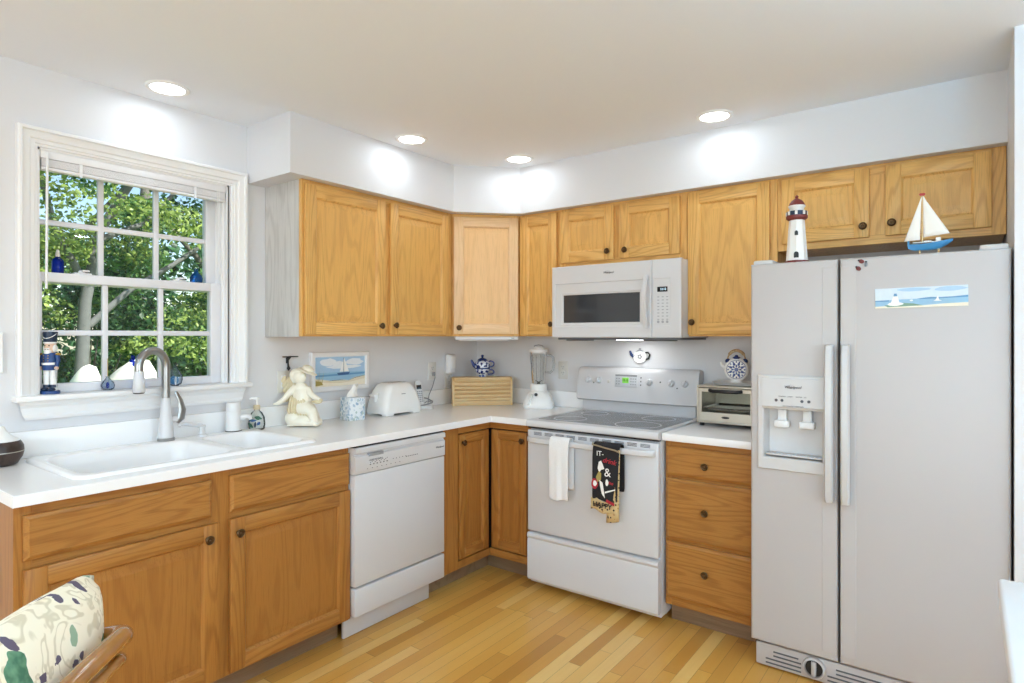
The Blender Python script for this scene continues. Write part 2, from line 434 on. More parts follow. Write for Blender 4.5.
def rrect(x0, x1, y0, y1, r, n=6, rs=None):
    rs = rs or (r, r, r, r); pts = []
    for (cx, cy, a0), q in zip(((x1-rs[0], y1-rs[0], 0), (x0+rs[1], y1-rs[1], PI/2), (x0+rs[2], y0+rs[2], PI), (x1-rs[3], y0+rs[3], 1.5*PI)), rs):
        for k in range(n):
            a = a0+PI/2*k/(n-1); pts.append((cx+q*math.cos(a), cy+q*math.sin(a)))
    return pts

# ================================================================== SETTING
ZC, ZS = 2.395, 2.117            # ceiling, soffit underside
def setting():
    m = MB(); m.box(-0.14, 5.75, -6.2, 0.14, -0.05, 0.0); struct(m.build('floor', M['floor'], smooth=0), 'golden oak strip floor running towards the stove wall')
    m = MB(); m.box(-0.14, 5.75, -6.2, 0.14, ZC, ZC+0.06); struct(m.build('ceiling', M['ceil'], smooth=0), 'flat white ceiling with recessed lights')
    oy0, oy1, oz0, oz1 = -2.605, -1.848, 1.135, 2.09
    m = MB()
    m.box(-0.14, 0, -6.2, oy0, 0, ZC); m.box(-0.14, 0, oy1, 0.14, 0, ZC)
    m.box(-0.14, 0, oy0, oy1, 0, oz0); m.box(-0.14, 0, oy0, oy1, oz1, ZC)
    struct(m.build('wall_left', M['wall'], smooth=0), 'white wall with the window over the sink')
    m = MB(); m.box(0, 5.75, 0, 0.14, 0, ZC); struct(m.build('wall_back', M['wall'], smooth=0), 'white wall behind the stove')
    m = MB(); m.box(2.958, 3.08, -0.765, 0, 0, ZC); struct(m.build('wall_right', M['wall'], smooth=0), 'white stub wall beside the refrigerator')
    # the rest of the house behind the camera, with its openings
    m = MB(); m.box(5.61, 5.75, -6.2, -4.6, 0, ZC); m.box(5.61, 5.75, -1.8, 0, 0, ZC); m.box(5.61, 5.75, -4.6, -1.8, 0, 0.5); m.box(5.61, 5.75, -4.6, -1.8, 2.2, ZC)
    struct(m.build('wall_east', M['wall'], smooth=0))
    m = MB(); m.box(0, 0.8, -6.2, -6.0, 0, ZC); m.box(4.4, 5.75, -6.2, -6.0, 0, ZC); m.box(0.8, 4.4, -6.2, -6.0, 2.2, ZC)
    struct(m.build('wall_front', M['wall'], smooth=0))
    # soffit over the cupboards, cut across the corner
    e = 0.362; d = 0.648
    m = MB(); m.prism([(0, -1.752), (e, -1.752), (e, -d), (d, -e), (2.958, -e), (2.958, 0), (0, 0)], ZS, ZC, plane='xy')
    struct(m.build('ceiling_soffit', M['wall'], smooth=0), 'white boxed soffit above the wall cabinets')
    # ---- window
    W = thing('window_1', 'white double-hung window with grilles over the kitchen sink', None, (0, -2.2265, 1.135)); W['kind'] = 'structure'
    def part(mb, name, mat, p=W, **k):
        for v in mb.bm.verts: v.co -= Vector((0, -2.2265, 1.135))
        return mb.build(name, mat, p, **k)
    m = MB(); yL, yR, zt, zb = -2.662, -1.764, 2.158, 1.147
    prof = [(0, 0), (0, .030), (.005, .034), (.013, .034), (.016, .026), (.019, .0245), (.034, .022), (.040, .019), (.043, .0135), (.056, .012), (.059, .008), (.066, .007), (.068, .003), (.068, 0)]
    m.loops([[(h, yL+i, zb), (h, yL+i, zt-i), (h, yR-i, zt-i), (h, yR-i, zb)] for i, h in prof], closed=False)
    part(m, 'casing', M['trim'], smooth=25)
    m = MB(); m.box(-.13, .058, yL-.012, yR+.012, 1.126, 1.148, bev=.006); part(m, 'sill', M['trim'])
    m = MB(); m.loops([[(x, yL+.006+q, z), (x, yR-.006-q, z)] for x, z, q in ((0, 1.126, 0), (.024, 1.126, 0), (.024, 1.112, .002), (.016, 1.100, .006), (.015, 1.075, .012), (.020, 1.066, .016), (.018, 1.056, .02), (0, 1.054, .022))], closed=False)
    part(m, 'apron', M['trim'], smooth=25)
    m = MB(); t = .022
    m.box(-.13, 0.0, oy0, oy0+t-.004, 1.148, oz1); m.box(-.13, 0.0, oy1-.006, oy1+.006, 1.148, oz1); m.box(-.13, 0, oy0, oy1, oz1-.008, oz1)
    m.box(-.082, -.076, oy1-.018, oy1-.006, 1.148, oz1); m.box(-.034, -.026, oy1-.018, oy1-.006, 1.148, oz1)
    part(m, 'jamb', M['trim'])
    def sash(name, x0, x1, z0, z1, gz0, gz1, mz):
        a, b = oy0+.012, oy1-.007; g0, g1 = -2.568, -1.912
        m = MB()
        m.box(x0, x1, a, g0, z0, z1, bev=.004); m.box(x0, x1, g1, b, z0, z1, bev=.004)
        m.box(x0, x1, g0-.002, g1+.002, z0, gz0, bev=.004); m.box(x0, x1, g0-.002, g1+.002, gz1, z1, bev=.004)
        s = part(m, name, M['vinyl'])
        xm = (x0+x1)/2
        m = MB()
        for y in (-2.349, -2.130): m.box(xm-.010, xm+.010, y-.011, y+.011, gz0, gz1, bev=.004)
        m.box(xm-.009, xm+.009, g0, g1, mz-.011, mz+.011, bev=.004)
        part(m, 'grille', M['vinyl'], s)
        m = MB(); m.box(xm-.002, xm+.002, g0-.004, g1+.004, gz0-.004, gz1+.004); part(m, 'pane', M['pane'], s, smooth=0)
        return s
    sash('lower_sash', -.076, -.036, 1.148, 1.620, 1.184, 1.582, 1.383)
    sash('upper_sash', -.120, -.082, 1.580, 2.082, 1.622, 2.045, 1.822)
    m = MB()
    for y in (-2.43, -2.05):
        m.box(-.076, -.040, y-.03, y+.03, 1.620, 1.626, bev=.002); m.lathe([(.012, 0), (.012, .008), (.007, .012)], (-.058, y, 1.626), 12); m.box(-.062, -.03, y-.006, y+.02, 1.630, 1.638, bev=.003)
    part(m, 'sash_lock', M['vinyl'])
setting()

def blind():
    t = thing('window_blind', 'white horizontal blind drawn up under the window head', 'blind', (-.018, -2.2265, 2.082))
    y0, y1 = -.358, .368
    m = MB(); m.box(-.016, .018, y0, y1, -.030, 0, bev=.003); m.build('headrail', M['blind'], t)
    m = MB()
    for k in range(11):
        z = -.032-k*.0026; m.box(-.0145, .0165, y0+.004, y1-.004, z-.0022, z, bev=.0006, seg=1)
    m.build('slats', M['blind'], t)
    m = MB(); m.box(-.015, .017, y0+.003, y1-.003, -.074, -.0615, bev=.004); m.build('bottom_rail', M['blind'], t)
    for y in (-.225, .225):
        m = MB(); m.box(.0172, .0185, y-.006, y+.006, -.080, -.030); m.build('ladder_tape', M['blind'], t)
    m = MB(); m.tube([(.024, -.338, -.01), (.024, -.339, -.2), (.024, -.341, -.53)], .0045, 8); m.build('wand', M['rail'], t)
    m = MB()
    for dy in (0, .008): m.tube([(.022, .325+dy, -.02), (.026, .328+dy, -.2), (.03, .334+dy*2, -.42)], .0014, 6)
    m.lathe([(.003, .0), (.007, -.02), (.006, -.03)], (.03, .342, -.42), 10); m.build('pull_cord', M['white'], t)
blind()

# ---- recessed ceiling lights
def ceiling_lights():
    spots_ = [(.183, -2.204, 'recessed ceiling light above the window'), (.516, -1.144, 'recessed ceiling light before the soffit over the double wall cabinet'),
              (.756, -.523, 'recessed ceiling light in front of the corner soffit'), (1.89, -.537, 'recessed ceiling light before the soffit over the stove and tall cabinet'),
              ]
    more = [(1.9, -2.2), (3.6, -2.2), (1.0, -3.8), (2.6, -4.3), (4.2, -3.8), (4.2, -1.0)]  # unseen ceiling lights added to spread the room light evenly
    first = None
    for x, y, lb in spots_+[(x, y, None) for x, y in more]:
        if first is None:
            t = thing('ceiling_light', lb, 'ceiling light', (x, y, ZC), 0, 'recessed lights in the kitchen ceiling')
            m = MB(); m.lathe([(.062, -.001), (.066, -.006), (.078, -.007), (.082, -.004), (.083, 0.0), (.062, 0.0)], seg=36, cap=False); m.build('trim_ring', M['white'], t)
            m = MB(); m.lathe([(.0, -.0035), (.064, -.0035), (.064, -.0005), (0, -.0005)], seg=36); m.build('lens', M['bulb'], t)
            first = t
        else:
            t = copy_tree(first); t.location = (x, y, ZC)
            t['label'] = lb or 'unseen recessed ceiling light added in the dining side ceiling for even light'
        d = bpy.data.lights.new('downlight', 'AREA'); d.shape = 'DISK'; d.size = .14; d.energy = 0.7 if lb else 2.2; d.color = (.76, .895, 1.0)
        o = bpy.data.objects.new('downlight', d); COL.objects.link(o); o.location = (x, y, ZC-.012)
ceiling_lights()

def added_pendant():  # bowl lamps added out of view only to throw light on the ceiling
    first = None
    for x, y, lb, p in ((3.7, -4.7, 'unseen white bowl uplight added over the dining side to brighten the ceiling', 68), (3.5, -2.3, 'unseen white bowl uplight added over the peninsula counter to brighten the ceiling', 30)):
        if first is None:
            t = first = thing('added_uplight', lb, 'added uplight', (x, y, 1.78), 0, 'added bowl uplights')
            m = MB(); m.lathe([(0, 0), (.10, .012), (.20, .06), (.25, .13), (.245, .13), (.195, .066), (.10, .020), (0, .008)], seg=36, cap=False); m.build('bowl', M['white'], t, smooth=60)
            m = MB(); m.tube([(0, 0, .0), (0, 0, ZC-1.78)], .008, 10); m.lathe([(.06, ZC-1.78-.02), (.06, ZC-1.78)], seg=20); m.build('stem', M['nickel'], t)
        else:
            t = copy_tree(first); t.location = (x, y, 1.78); t['label'] = lb
        d = bpy.data.lights.new('added_uplight_source', 'AREA'); d.shape = 'DISK'; d.size = .38; d.energy = p; d.color = (.20, .64, 1.0)
        o = bpy.data.objects.new('added_uplight_source', d); COL.objects.link(o); o.location = (x, y, 1.90); o.rotation_euler = (PI, 0, 0)
added_pendant()

# ================================================================== CABINETS
UPPER = ('oz', 'ox', 'op')
def knob(parent, x, z, y, s=1.0):
    m = MB(); m.lathe([(0, 0), (.008*s, 0), (.0065*s, -.010*s), (.0075*s, -.013*s), (.0155*s, -.016*s), (.0165*s, -.020*s), (.0125*s, -.0245*s), (.0115*s, -.0235*s), (.006*s, -.0235*s), (.004*s, -.0265*s), (0, -.027*s)], (x, y, z), 20, axis='y')
    return m.build('knob', M['bronze'], parent, smooth=50)

def door(parent, x0, z0, w, h, kn=None, mats=UPPER, fw=.058, loc=(0, 0, 0), rz=0.0, y=0.0, th=.02):
    """frame-and-raised-panel door; local front at y-th"""
    v, hz, pn = (M[k] for k in mats)
    x1, z1, f = x0+w, z0+h, y-th
    m = MB()
    for a, b in ((x0, x0+fw), (x1-fw, x1)): m.box(a, b, f, y, z0, z1, 0, bev=.0035)
    for a, b in ((z0, z0+fw), (z1-fw, z1)): m.box(x0+fw-.001, x1-fw+.001, f+.0002, y, a, b, 1, bev=.0035)
    # sticking round the panel
    prof = [(fw-.002, f+.001), (fw+.004, f+.006), (fw+.007, f+.012)]
    rings = [[(x0+i, d, z0+i), (x1-i, d, z0+i), (x1-i, d, z1-i), (x0+i, d, z1-i)] for i, d in prof]
    m.loops(rings, 0)
    o = m.build('door', [v, hz], parent, loc=loc, rz=rz, smooth=30)
    m = MB(); i0 = fw+.005
    prof = [(i0, y-.004), (i0, f+.0115), (i0+.006, f+.0115), (i0+.034, f+.0035), (i0+.037, f+.0035)]
    rings = [[(x0+i, d, z0+i), (x1-i, d, z0+i), (x1-i, d, z1-i), (x0+i, d, z1-i)] for i, d in prof]
    m.loops(rings, 0, True, True)
    m.build('raised_panel', pn, o, smooth=20)
    if kn: knob(o, kn[0], kn[1], f)
    return o

def drawer(parent, x0, z0, w, h, kn=None, y=0.0, th=.02, name='drawer'):
    x1, z1, f = x0+w, z0+h, y-th
    prof = [(0, y), (0, f+.008), (.004, f+.005), (.010, f+.003), (.013, f), (.02, f)]
    m = MB()
    m.loops([[(x0+i, d, z0+i), (x1-i, d, z0+i), (x1-i, d, z1-i), (x0+i, d, z1-i)] for i, d in prof], 0, True, True)
    o = m.build(name, M['ox'], parent, smooth=20)
    if kn: knob(o, kn[0], kn[1], f)
    return o

def face_frame(parent, boxes, mats=UPPER, y0=0.0, y1=.02, loc=(0, 0, 0), rz=0.0):
    m = MB()
    for a, b, c, d, k in boxes: m.box(a, b, y0, y1, c, d, k, bev=.001, seg=1)
    return m.build('face_frame', [M[mats[0]], M[mats[1]]], parent, loc=loc, rz=rz)

def upper(name, label, loc, rz, W, H, D, doors, mid=None, side=None, right=True):
    t = thing(name, label, 'cabinet', loc, rz, 'oak wall cabinets')
    m = MB(); m.box(.004, W-.004, .02, D, 0, H, 0)
    m.build('carcass', M['oz'], t, smooth=0)
    fb = [(0, .045, 0, H, 0), (W-.045, W, 0, H, 0), (.045, W-.045, 0, .04, 1), (.045, W-.045, H-.045, H, 1)]
    if mid: fb.append((mid[0], mid[1], .04, H-.045, 0))
    face_frame(t, fb)
    if side is not None:
        m = MB(); m.box(-.0015, .004, .0195, D, -.002, H, 0); tag(m.build('side_panel', M['gray_oak'], t, smooth=0), 'grey whitewashed wood-grain end panel')
    for d in doors: door(t, *d)
    return t

upper('wall_cabinet', 'two-door oak wall cabinet with a whitewashed end panel, next to the window', (.305, -1.655, 1.369), PI/2, 1.05, ZS-1.369, .303,
      [(.012, .010, .495, .716, (.469, .056)), (.543, .010, .465, .716, (.569, .060))], (.485, .565), True)
upper('wall_cabinet', 'narrow one-door oak wall cabinet left of the microwave', (.605, -.305, 1.369), 0, .298, ZS-1.369, .303,
      [(.013, .009, .266, .722, (.249, .072))])
upper('wall_cabinet', 'short two-door oak wall cabinet above the microwave', (.904, -.305, 1.768), 0, .771, ZS-1.768, .303,
      [(.007, .031, .347, .300, (.322, .076)), (.389, .031, .345, .300, (.429, .074))], (.345, .40))
upper('wall_cabinet', 'tall one-door oak wall cabinet between the microwave and refrigerator', (1.676, -.305, 1.369), 0, .436, ZS-1.369, .303,
      [(.006, .009, .398, .727, (.033, .072))])
upper('wall_cabinet', 'short two-door oak wall cabinet above the refrigerator behind the lighthouse and sailboat', (2.113, -.305, 1.771), 0, .843, ZS-1.771, .303,
      [(.020, .031, .358, .300, (.356, .078)), (.438, .031, .360, .300, (.463, .082))], (.37, .45))

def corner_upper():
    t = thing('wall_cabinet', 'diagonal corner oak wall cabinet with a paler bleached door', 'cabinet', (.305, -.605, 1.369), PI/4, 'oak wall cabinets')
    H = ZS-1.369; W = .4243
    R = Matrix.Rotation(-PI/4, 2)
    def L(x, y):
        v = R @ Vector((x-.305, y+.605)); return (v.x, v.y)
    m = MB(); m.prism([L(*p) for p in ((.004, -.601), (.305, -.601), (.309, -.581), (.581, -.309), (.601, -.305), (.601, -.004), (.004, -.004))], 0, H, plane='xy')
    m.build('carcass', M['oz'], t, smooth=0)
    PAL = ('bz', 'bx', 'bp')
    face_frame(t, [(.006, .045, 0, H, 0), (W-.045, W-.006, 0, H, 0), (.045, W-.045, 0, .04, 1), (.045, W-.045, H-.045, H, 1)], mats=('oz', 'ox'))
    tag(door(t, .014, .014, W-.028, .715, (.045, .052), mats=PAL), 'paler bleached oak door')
corner_upper()

def light_strip():
    t = thing('under_cabinet_light', 'white under-cabinet light fixture below the corner wall cabinet', 'light', (.315, -.595, 1.369), PI/4)
    m = MB(); m.box(.01, .40, .0, .11, -.022, 0, bev=.006); m.build('housing', M['enamel'], t)
    m = MB(); m.box(.04, .34, .018, .095, -.027, -.021, bev=.003); m.build('diffuser', M['plastic'], t)
    m = MB(); m.box(.355, .375, -.003, .004, -.015, -.008, bev=.002); m.build('switch', M['greyp'], t)
light_strip()

# ---- base cabinets
KICK = .10
M['oz'], M['ox'], M['op'] = M['base_z'], M['base_x'], M['base_p']   # base units use darker, browner oak colours than the wall units
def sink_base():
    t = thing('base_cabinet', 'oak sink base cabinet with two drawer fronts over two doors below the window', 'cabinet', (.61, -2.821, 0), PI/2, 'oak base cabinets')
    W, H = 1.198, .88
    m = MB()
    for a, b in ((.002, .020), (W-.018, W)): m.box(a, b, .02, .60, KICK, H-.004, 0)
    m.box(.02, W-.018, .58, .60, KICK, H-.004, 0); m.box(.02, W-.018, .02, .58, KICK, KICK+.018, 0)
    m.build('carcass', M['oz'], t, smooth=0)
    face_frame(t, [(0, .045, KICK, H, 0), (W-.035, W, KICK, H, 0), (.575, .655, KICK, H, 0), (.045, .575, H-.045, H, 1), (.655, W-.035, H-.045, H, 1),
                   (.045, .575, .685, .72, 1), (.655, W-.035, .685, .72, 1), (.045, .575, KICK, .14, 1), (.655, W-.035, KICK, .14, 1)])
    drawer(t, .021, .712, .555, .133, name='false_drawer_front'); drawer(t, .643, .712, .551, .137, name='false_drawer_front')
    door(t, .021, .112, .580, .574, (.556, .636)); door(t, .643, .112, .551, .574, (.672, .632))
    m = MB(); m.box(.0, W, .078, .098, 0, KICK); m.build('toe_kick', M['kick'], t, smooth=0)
sink_base()

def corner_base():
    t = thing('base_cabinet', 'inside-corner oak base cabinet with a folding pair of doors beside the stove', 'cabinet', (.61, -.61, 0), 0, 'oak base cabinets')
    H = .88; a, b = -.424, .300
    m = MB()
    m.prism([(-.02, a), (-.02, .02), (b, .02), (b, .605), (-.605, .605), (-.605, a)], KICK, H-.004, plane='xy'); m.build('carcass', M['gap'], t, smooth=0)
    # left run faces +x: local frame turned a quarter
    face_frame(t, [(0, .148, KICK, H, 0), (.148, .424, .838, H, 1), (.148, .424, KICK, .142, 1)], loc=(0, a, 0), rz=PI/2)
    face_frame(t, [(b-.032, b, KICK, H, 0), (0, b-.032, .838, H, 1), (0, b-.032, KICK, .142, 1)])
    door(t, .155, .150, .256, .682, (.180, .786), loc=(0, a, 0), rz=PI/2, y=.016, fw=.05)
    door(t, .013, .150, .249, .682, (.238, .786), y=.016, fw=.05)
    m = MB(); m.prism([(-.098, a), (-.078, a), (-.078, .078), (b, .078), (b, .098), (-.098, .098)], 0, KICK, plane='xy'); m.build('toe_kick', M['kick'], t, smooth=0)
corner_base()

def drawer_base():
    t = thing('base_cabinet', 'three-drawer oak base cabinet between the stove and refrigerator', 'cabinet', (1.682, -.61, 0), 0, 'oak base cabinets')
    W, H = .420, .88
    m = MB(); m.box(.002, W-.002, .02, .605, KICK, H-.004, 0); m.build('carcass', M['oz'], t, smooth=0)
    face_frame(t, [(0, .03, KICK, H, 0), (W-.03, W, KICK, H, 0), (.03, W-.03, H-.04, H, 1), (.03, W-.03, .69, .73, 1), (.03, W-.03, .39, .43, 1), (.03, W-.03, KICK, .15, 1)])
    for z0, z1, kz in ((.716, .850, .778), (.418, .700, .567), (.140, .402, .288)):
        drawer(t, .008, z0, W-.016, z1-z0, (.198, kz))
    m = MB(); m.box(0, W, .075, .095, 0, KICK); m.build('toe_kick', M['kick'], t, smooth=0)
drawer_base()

# ---- worktops
def worktops():
    t = thing('countertop', 'white L-shaped countertop running from the window sink to the stove', 'countertop', (0, 0, .88))
    y0 = -2.833; F = .653; h = .034
    m = MB()
    hx0, hx1, hy0, hy1 = .085, .575, -2.625, -1.785
    P = lambda x, y, z: (x, y, z)
    # top and underside as plates round the sink opening, then the edges
    def plate(x0, x1, ya, yb):
        m.face([(x0, ya, h), (x1, ya, h), (x1, yb, h), (x0, yb, h)]); m.face([(x0, ya, 0), (x0, yb, 0), (x1, yb, 0), (x1, ya, 0)])
    E_ = .004
    plate(0, F-E_, y0+E_, hy0); plate(0, hx0, hy0, hy1); plate(hx1, F-E_, hy0, hy1); plate(0, F-E_, hy1, 0); plate(F-E_, .915, -F+E_, 0)
    path = [(0, y0), (F, y0), (F, -F), (.915, -F)]
    inn = [(0, y0+E_), (F-E_, y0+E_), (F-E_, -F+E_), (.915, -F+E_)]
    mid = [(0, y0+.0012), (F-.0012, y0+.0012), (F-.0012, -F+.0012), (.915, -F+.0012)]
    m.loops([[(x, y, h) for x, y in inn], [(x, y, h-.0012) for x, y in mid], [(x, y, h-E_) for x, y in path], [(x, y, 0) for x, y in path], [(x, y, 0) for x, y in inn]], closed=False)
    m.loops([[(hx0, hy0, z), (hx1, hy0, z), (hx1, hy1, z), (hx0, hy1, z)] for z in (h, 0)])
    m.build('slab', M['counter'], t, smooth=40)
    m = MB(); m.box(0, .019, y0, 0, h, .135, bev=.003); m.box(.019, .888, -.019, 0, h, .135, bev=.003); m.build('backsplash', M['counter'], t)
    t = thing('countertop', 'short white countertop under the toaster oven', 'countertop', (1.680, 0, .88))
    m = MB(); m.box(0, .424, -F, 0, 0, h, bev=.003); m.build('slab', M['counter'], t)
    m = MB(); m.box(0, .424, -.019, 0, h, .135, bev=.003); m.build('backsplash', M['counter'], t)
worktops()

def sink():
    t = thing('kitchen_sink', 'white double-bowl drop-in sink under the window', 'sink', (.32, -2.205, .9144))
    X0, X1, Y0, Y1, YM = -.262, .268, -.452, .452, .118
    m = MB()
    def bowl(y0, y1, ro, hx0, hx1, hy0, hy1, depth):
        n = 8; r = .06
        outer = lambda i, z: [(x, y, z) for x, y in rrect(X0+i, X1-i, y0+(i if y0 == Y0 else 0), y1-(i if y1 == Y1 else 0), .04, n, ro)]
        hole = lambda i, z: [(x, y, z) for x, y in rrect(hx0+i, hx1-i, hy0+i, hy1-i, max(r-i*.5, .01), n)]
        rings = [outer(0, 0), outer(.002, .007), outer(.008, .0115), outer(.014, .012), hole(-.012, .012), hole(-.004, .0105), hole(0, .006), hole(.003, 0), hole(.012, -.03), hole(.02, -depth+.05), hole(.03, -depth+.018), hole(.06, -depth), hole(.10, -depth-.003)]
        m.loops(rings, 0, False, True)
    ro = (.0005, .0005, .045, .045)
    bowl(Y0, YM, (.0005, .0005, .045, .045), -.175, .235, -.415, .085, .19)
    bowl(YM, Y1, (.045, .045, .0005, .0005), -.175, .235, .145, .405, .15)
    m.build('basin', M['counter'], t, smooth=50)
    for x, y, d in ((.03, -.165, .193), (.03, .275, .153)):
        m = MB(); m.lathe([(.0, .0), (.028, .0), (.030, .003), (.042, .004), (.044, .001), (0, -.002)], (x, y, -d+.002), 24); m.build('drain', M['chrome'], t)
sink()

def faucet():
    t = thing('kitchen_faucet', 'white and brushed-nickel gooseneck faucet at the middle of the sink', 'faucet', (.095, -2.172, .926))
    m = MB(); m.lathe([(0, 0), (.033, 0), (.034, .004), (.034, .011), (.0305, .013), (0, .013)], seg=28); m.build('base_ring', M['nickel'], t)
    m = MB(); m.lathe([(0, .013), (.031, .013), (.030, .03), (.026, .08), (.0205, .14), (.0175, .175), (.0165, .182), (0, .182)], seg=28); m.build('body', M['enamel'], t, smooth=50)
    d = Vector((.34, -.94, 0)).normalized(); R = .066
    pts = [Vector((0, 0, .18+.0225*k)) for k in range(7)]
    zc = .318
    for k in range(1, 17):
        a = PI*k/16*1.03; pts.append(Vector((0, 0, zc))+d*R*(1-math.cos(a))+Vector((0, 0, R*math.sin(a))))
    last = pts[-1]; tdir = (pts[-1]-pts[-2]).normalized()
    m = MB(); m.tube(pts+[last+tdir*.012], .0165, 20); m.build('spout', M['nickel'], t, smooth=60)
    m = MB(); p0 = last+tdir*.010
    m.tube([p0, p0+tdir*.008, p0+tdir*.05, p0+tdir*.082, p0+tdir*.086], [.0175, .019, .0215, .0235, .021], 20); h = m.build('spray_head', M['enamel'], t, smooth=40)
    p1 = p0+tdir*.086
    m = MB(); m.tube([p1, p1+tdir*.004], [.0215, .0195], 20); m.build('nozzle', M['dark'], h)
    # lever blade on the right of the body
    m = MB(); m.tube([(0, .012, .085), (0, .045, .088)], [.014, .013], 16); L_ = m.build('handle', M['enamel'], t)
    m = MB(); m.tube([(0.0, .046, .072), (-.002, .062, .092), (-.004, .070, .125), (-.006, .062, .165), (-.008, .048, .195), (-.009, .044, .205)], [.010, .019, .017, .012, .009, .005], 12, flat=.45); m.build('lever', M['nickel'], L_, smooth=60)
faucet()

def deck_fittings():
    t = thing('soap_dispenser', 'small white built-in soap pump beside the faucet', 'soap dispenser', (.10, -2.02, .926))
    m = MB(); m.lathe([(0, 0), (.020, 0), (.020, .006), (.013, .010), (.012, .036), (.014, .040), (.014, .048), (0, .05)], seg=20); m.build('collar', M['enamel'], t)
    m = MB(); m.tube([(0, 0, .044), (.0, -.03, .052), (.012, -.085, .064), (.018, -.105, .064), (.020, -.110, .056)], [.010, .009, .0075, .007, .006], 12); m.build('spout', M['enamel'], t, smooth=50)
    t = thing('water_filter_tap', 'white filtered-water tap with side nozzle behind the small sink bowl', 'tap', (.075, -1.862, .914))
    m = MB(); m.lathe([(0, 0.012), (.036, .012), (.036, .016), (0, .016)], seg=28); m.build('gasket', M['dark'], t)
    m = MB(); m.lathe([(0, .016), (.034, .016), (.034, .10), (.0335, .103), (.0325, .103), (.0325, .108), (.0335, .110), (.031, .142), (.028, .147), (0, .148)], seg=28); m.build('body', M['plastic'], t, smooth=40)
    m = MB(); m.tube([(.02, .022, .075), (.028, .045, .078), (.032, .062, .076), (.034, .066, .062)], [.013, .012, .011, .009], 14); m.build('nozzle', M['plastic'], t, smooth=50)
deck_fittings()

# ================================================================== APPLIANCES
def dishwasher():
    t = thing('dishwasher', 'white dishwasher between the sink base and the corner cabinet', 'dishwasher', (.61, -1.622, 0), PI/2)
    W = .586
    m = MB(); m.box(.006, W-.006, .02, .57, .105, .862); m.build('tub', M['gap'], t, smooth=0)
    m = MB(); m.box(.002, W-.002, -.041, .018, .249, .749, bev=.006); m.build('door', M['enamel'], t)
    m = MB(); z0, z1 = .752, .870
    m.prism([(-.041, z0), (-.043, z0+.004), (-.043, .828), (-.033, .834), (-.033, .842), (-.046, .846), (-.046, z1-.006), (-.040, z1), (.018, z1), (.018, z0)], .002, W-.002, plane='yz')
    p = m.build('control_panel', M['enamel'], t)
    m = MB(); m.box(.078, .168, -.0445, -.030, .823, .838, bev=.002); m.build('latch', M['greyp'], p)
    m = MB()
    for k in range(12): m.box(.088+k*.009, .092+k*.009, -.0436, -.042, .793+ (k % 3)*.004, .797+(k % 3)*.004)
    for k in range(6): m.box(.085+k*.020, .093+k*.020, -.0436, -.042, .784, .789, bev=.0008)
    for k in range(7): m.box(.31+k*.012, .316+k*.012, -.0436, -.042, .786, .790)
    for k in range(5): m.box(.225+k*.02, .229+k*.02, -.0436, -.042, .789, .793)
    for k in range(8): m.box(.07+k*.028, .075+k*.028, -.0436, -.042, .768, .771)
    m.build('key_print', M['ink'], p)
    lettering('QUIET PARTNER I', .010, M['ink'], p, (.12, -.0437, .806), shear=.3)
    lettering('Whirlpool', .014, M['ink'], p, (.545, -.0437, .800), shear=.2)
    m = MB(); m.box(.002, W-.002, -.041, .015, .116, .240, bev=.006); m.build('lower_panel', M['enamel'], t)
    m = MB(); m.box(.0, W-.04, .035, .05, .002, .112, bev=.002); m.build('toe_plate', M['enamel'], t)
    m = MB(); m.box(.003, W-.003, -.03, .02, .871, .8785); m.build('gap_shade_strip', M['dark'], t)  # black strip stands in for the shaded gap under the counter
dishwasher()

def swoosh(parent, loc, s, mat, rz=0):
    """lettering ringed by a loop, as on the appliance badges"""
    o = lettering('Whirlpool', .030*s, mat, parent, loc, name='badge', shear=.25, bold=.0004*s)
    m = MB()
    pts = []
    for k in range(20):
        a = PI*.35+2*PI*.78*k/19; pts.append((-.006*s+.034*s*math.cos(a), -.0003, .004*s+.0145*s*math.sin(a)))
    m.tube(pts, [.0005*s+.0006*s*math.sin(PI*k/19) for k in range(20)], 6); m.build('badge_loop', mat, o)
    return o

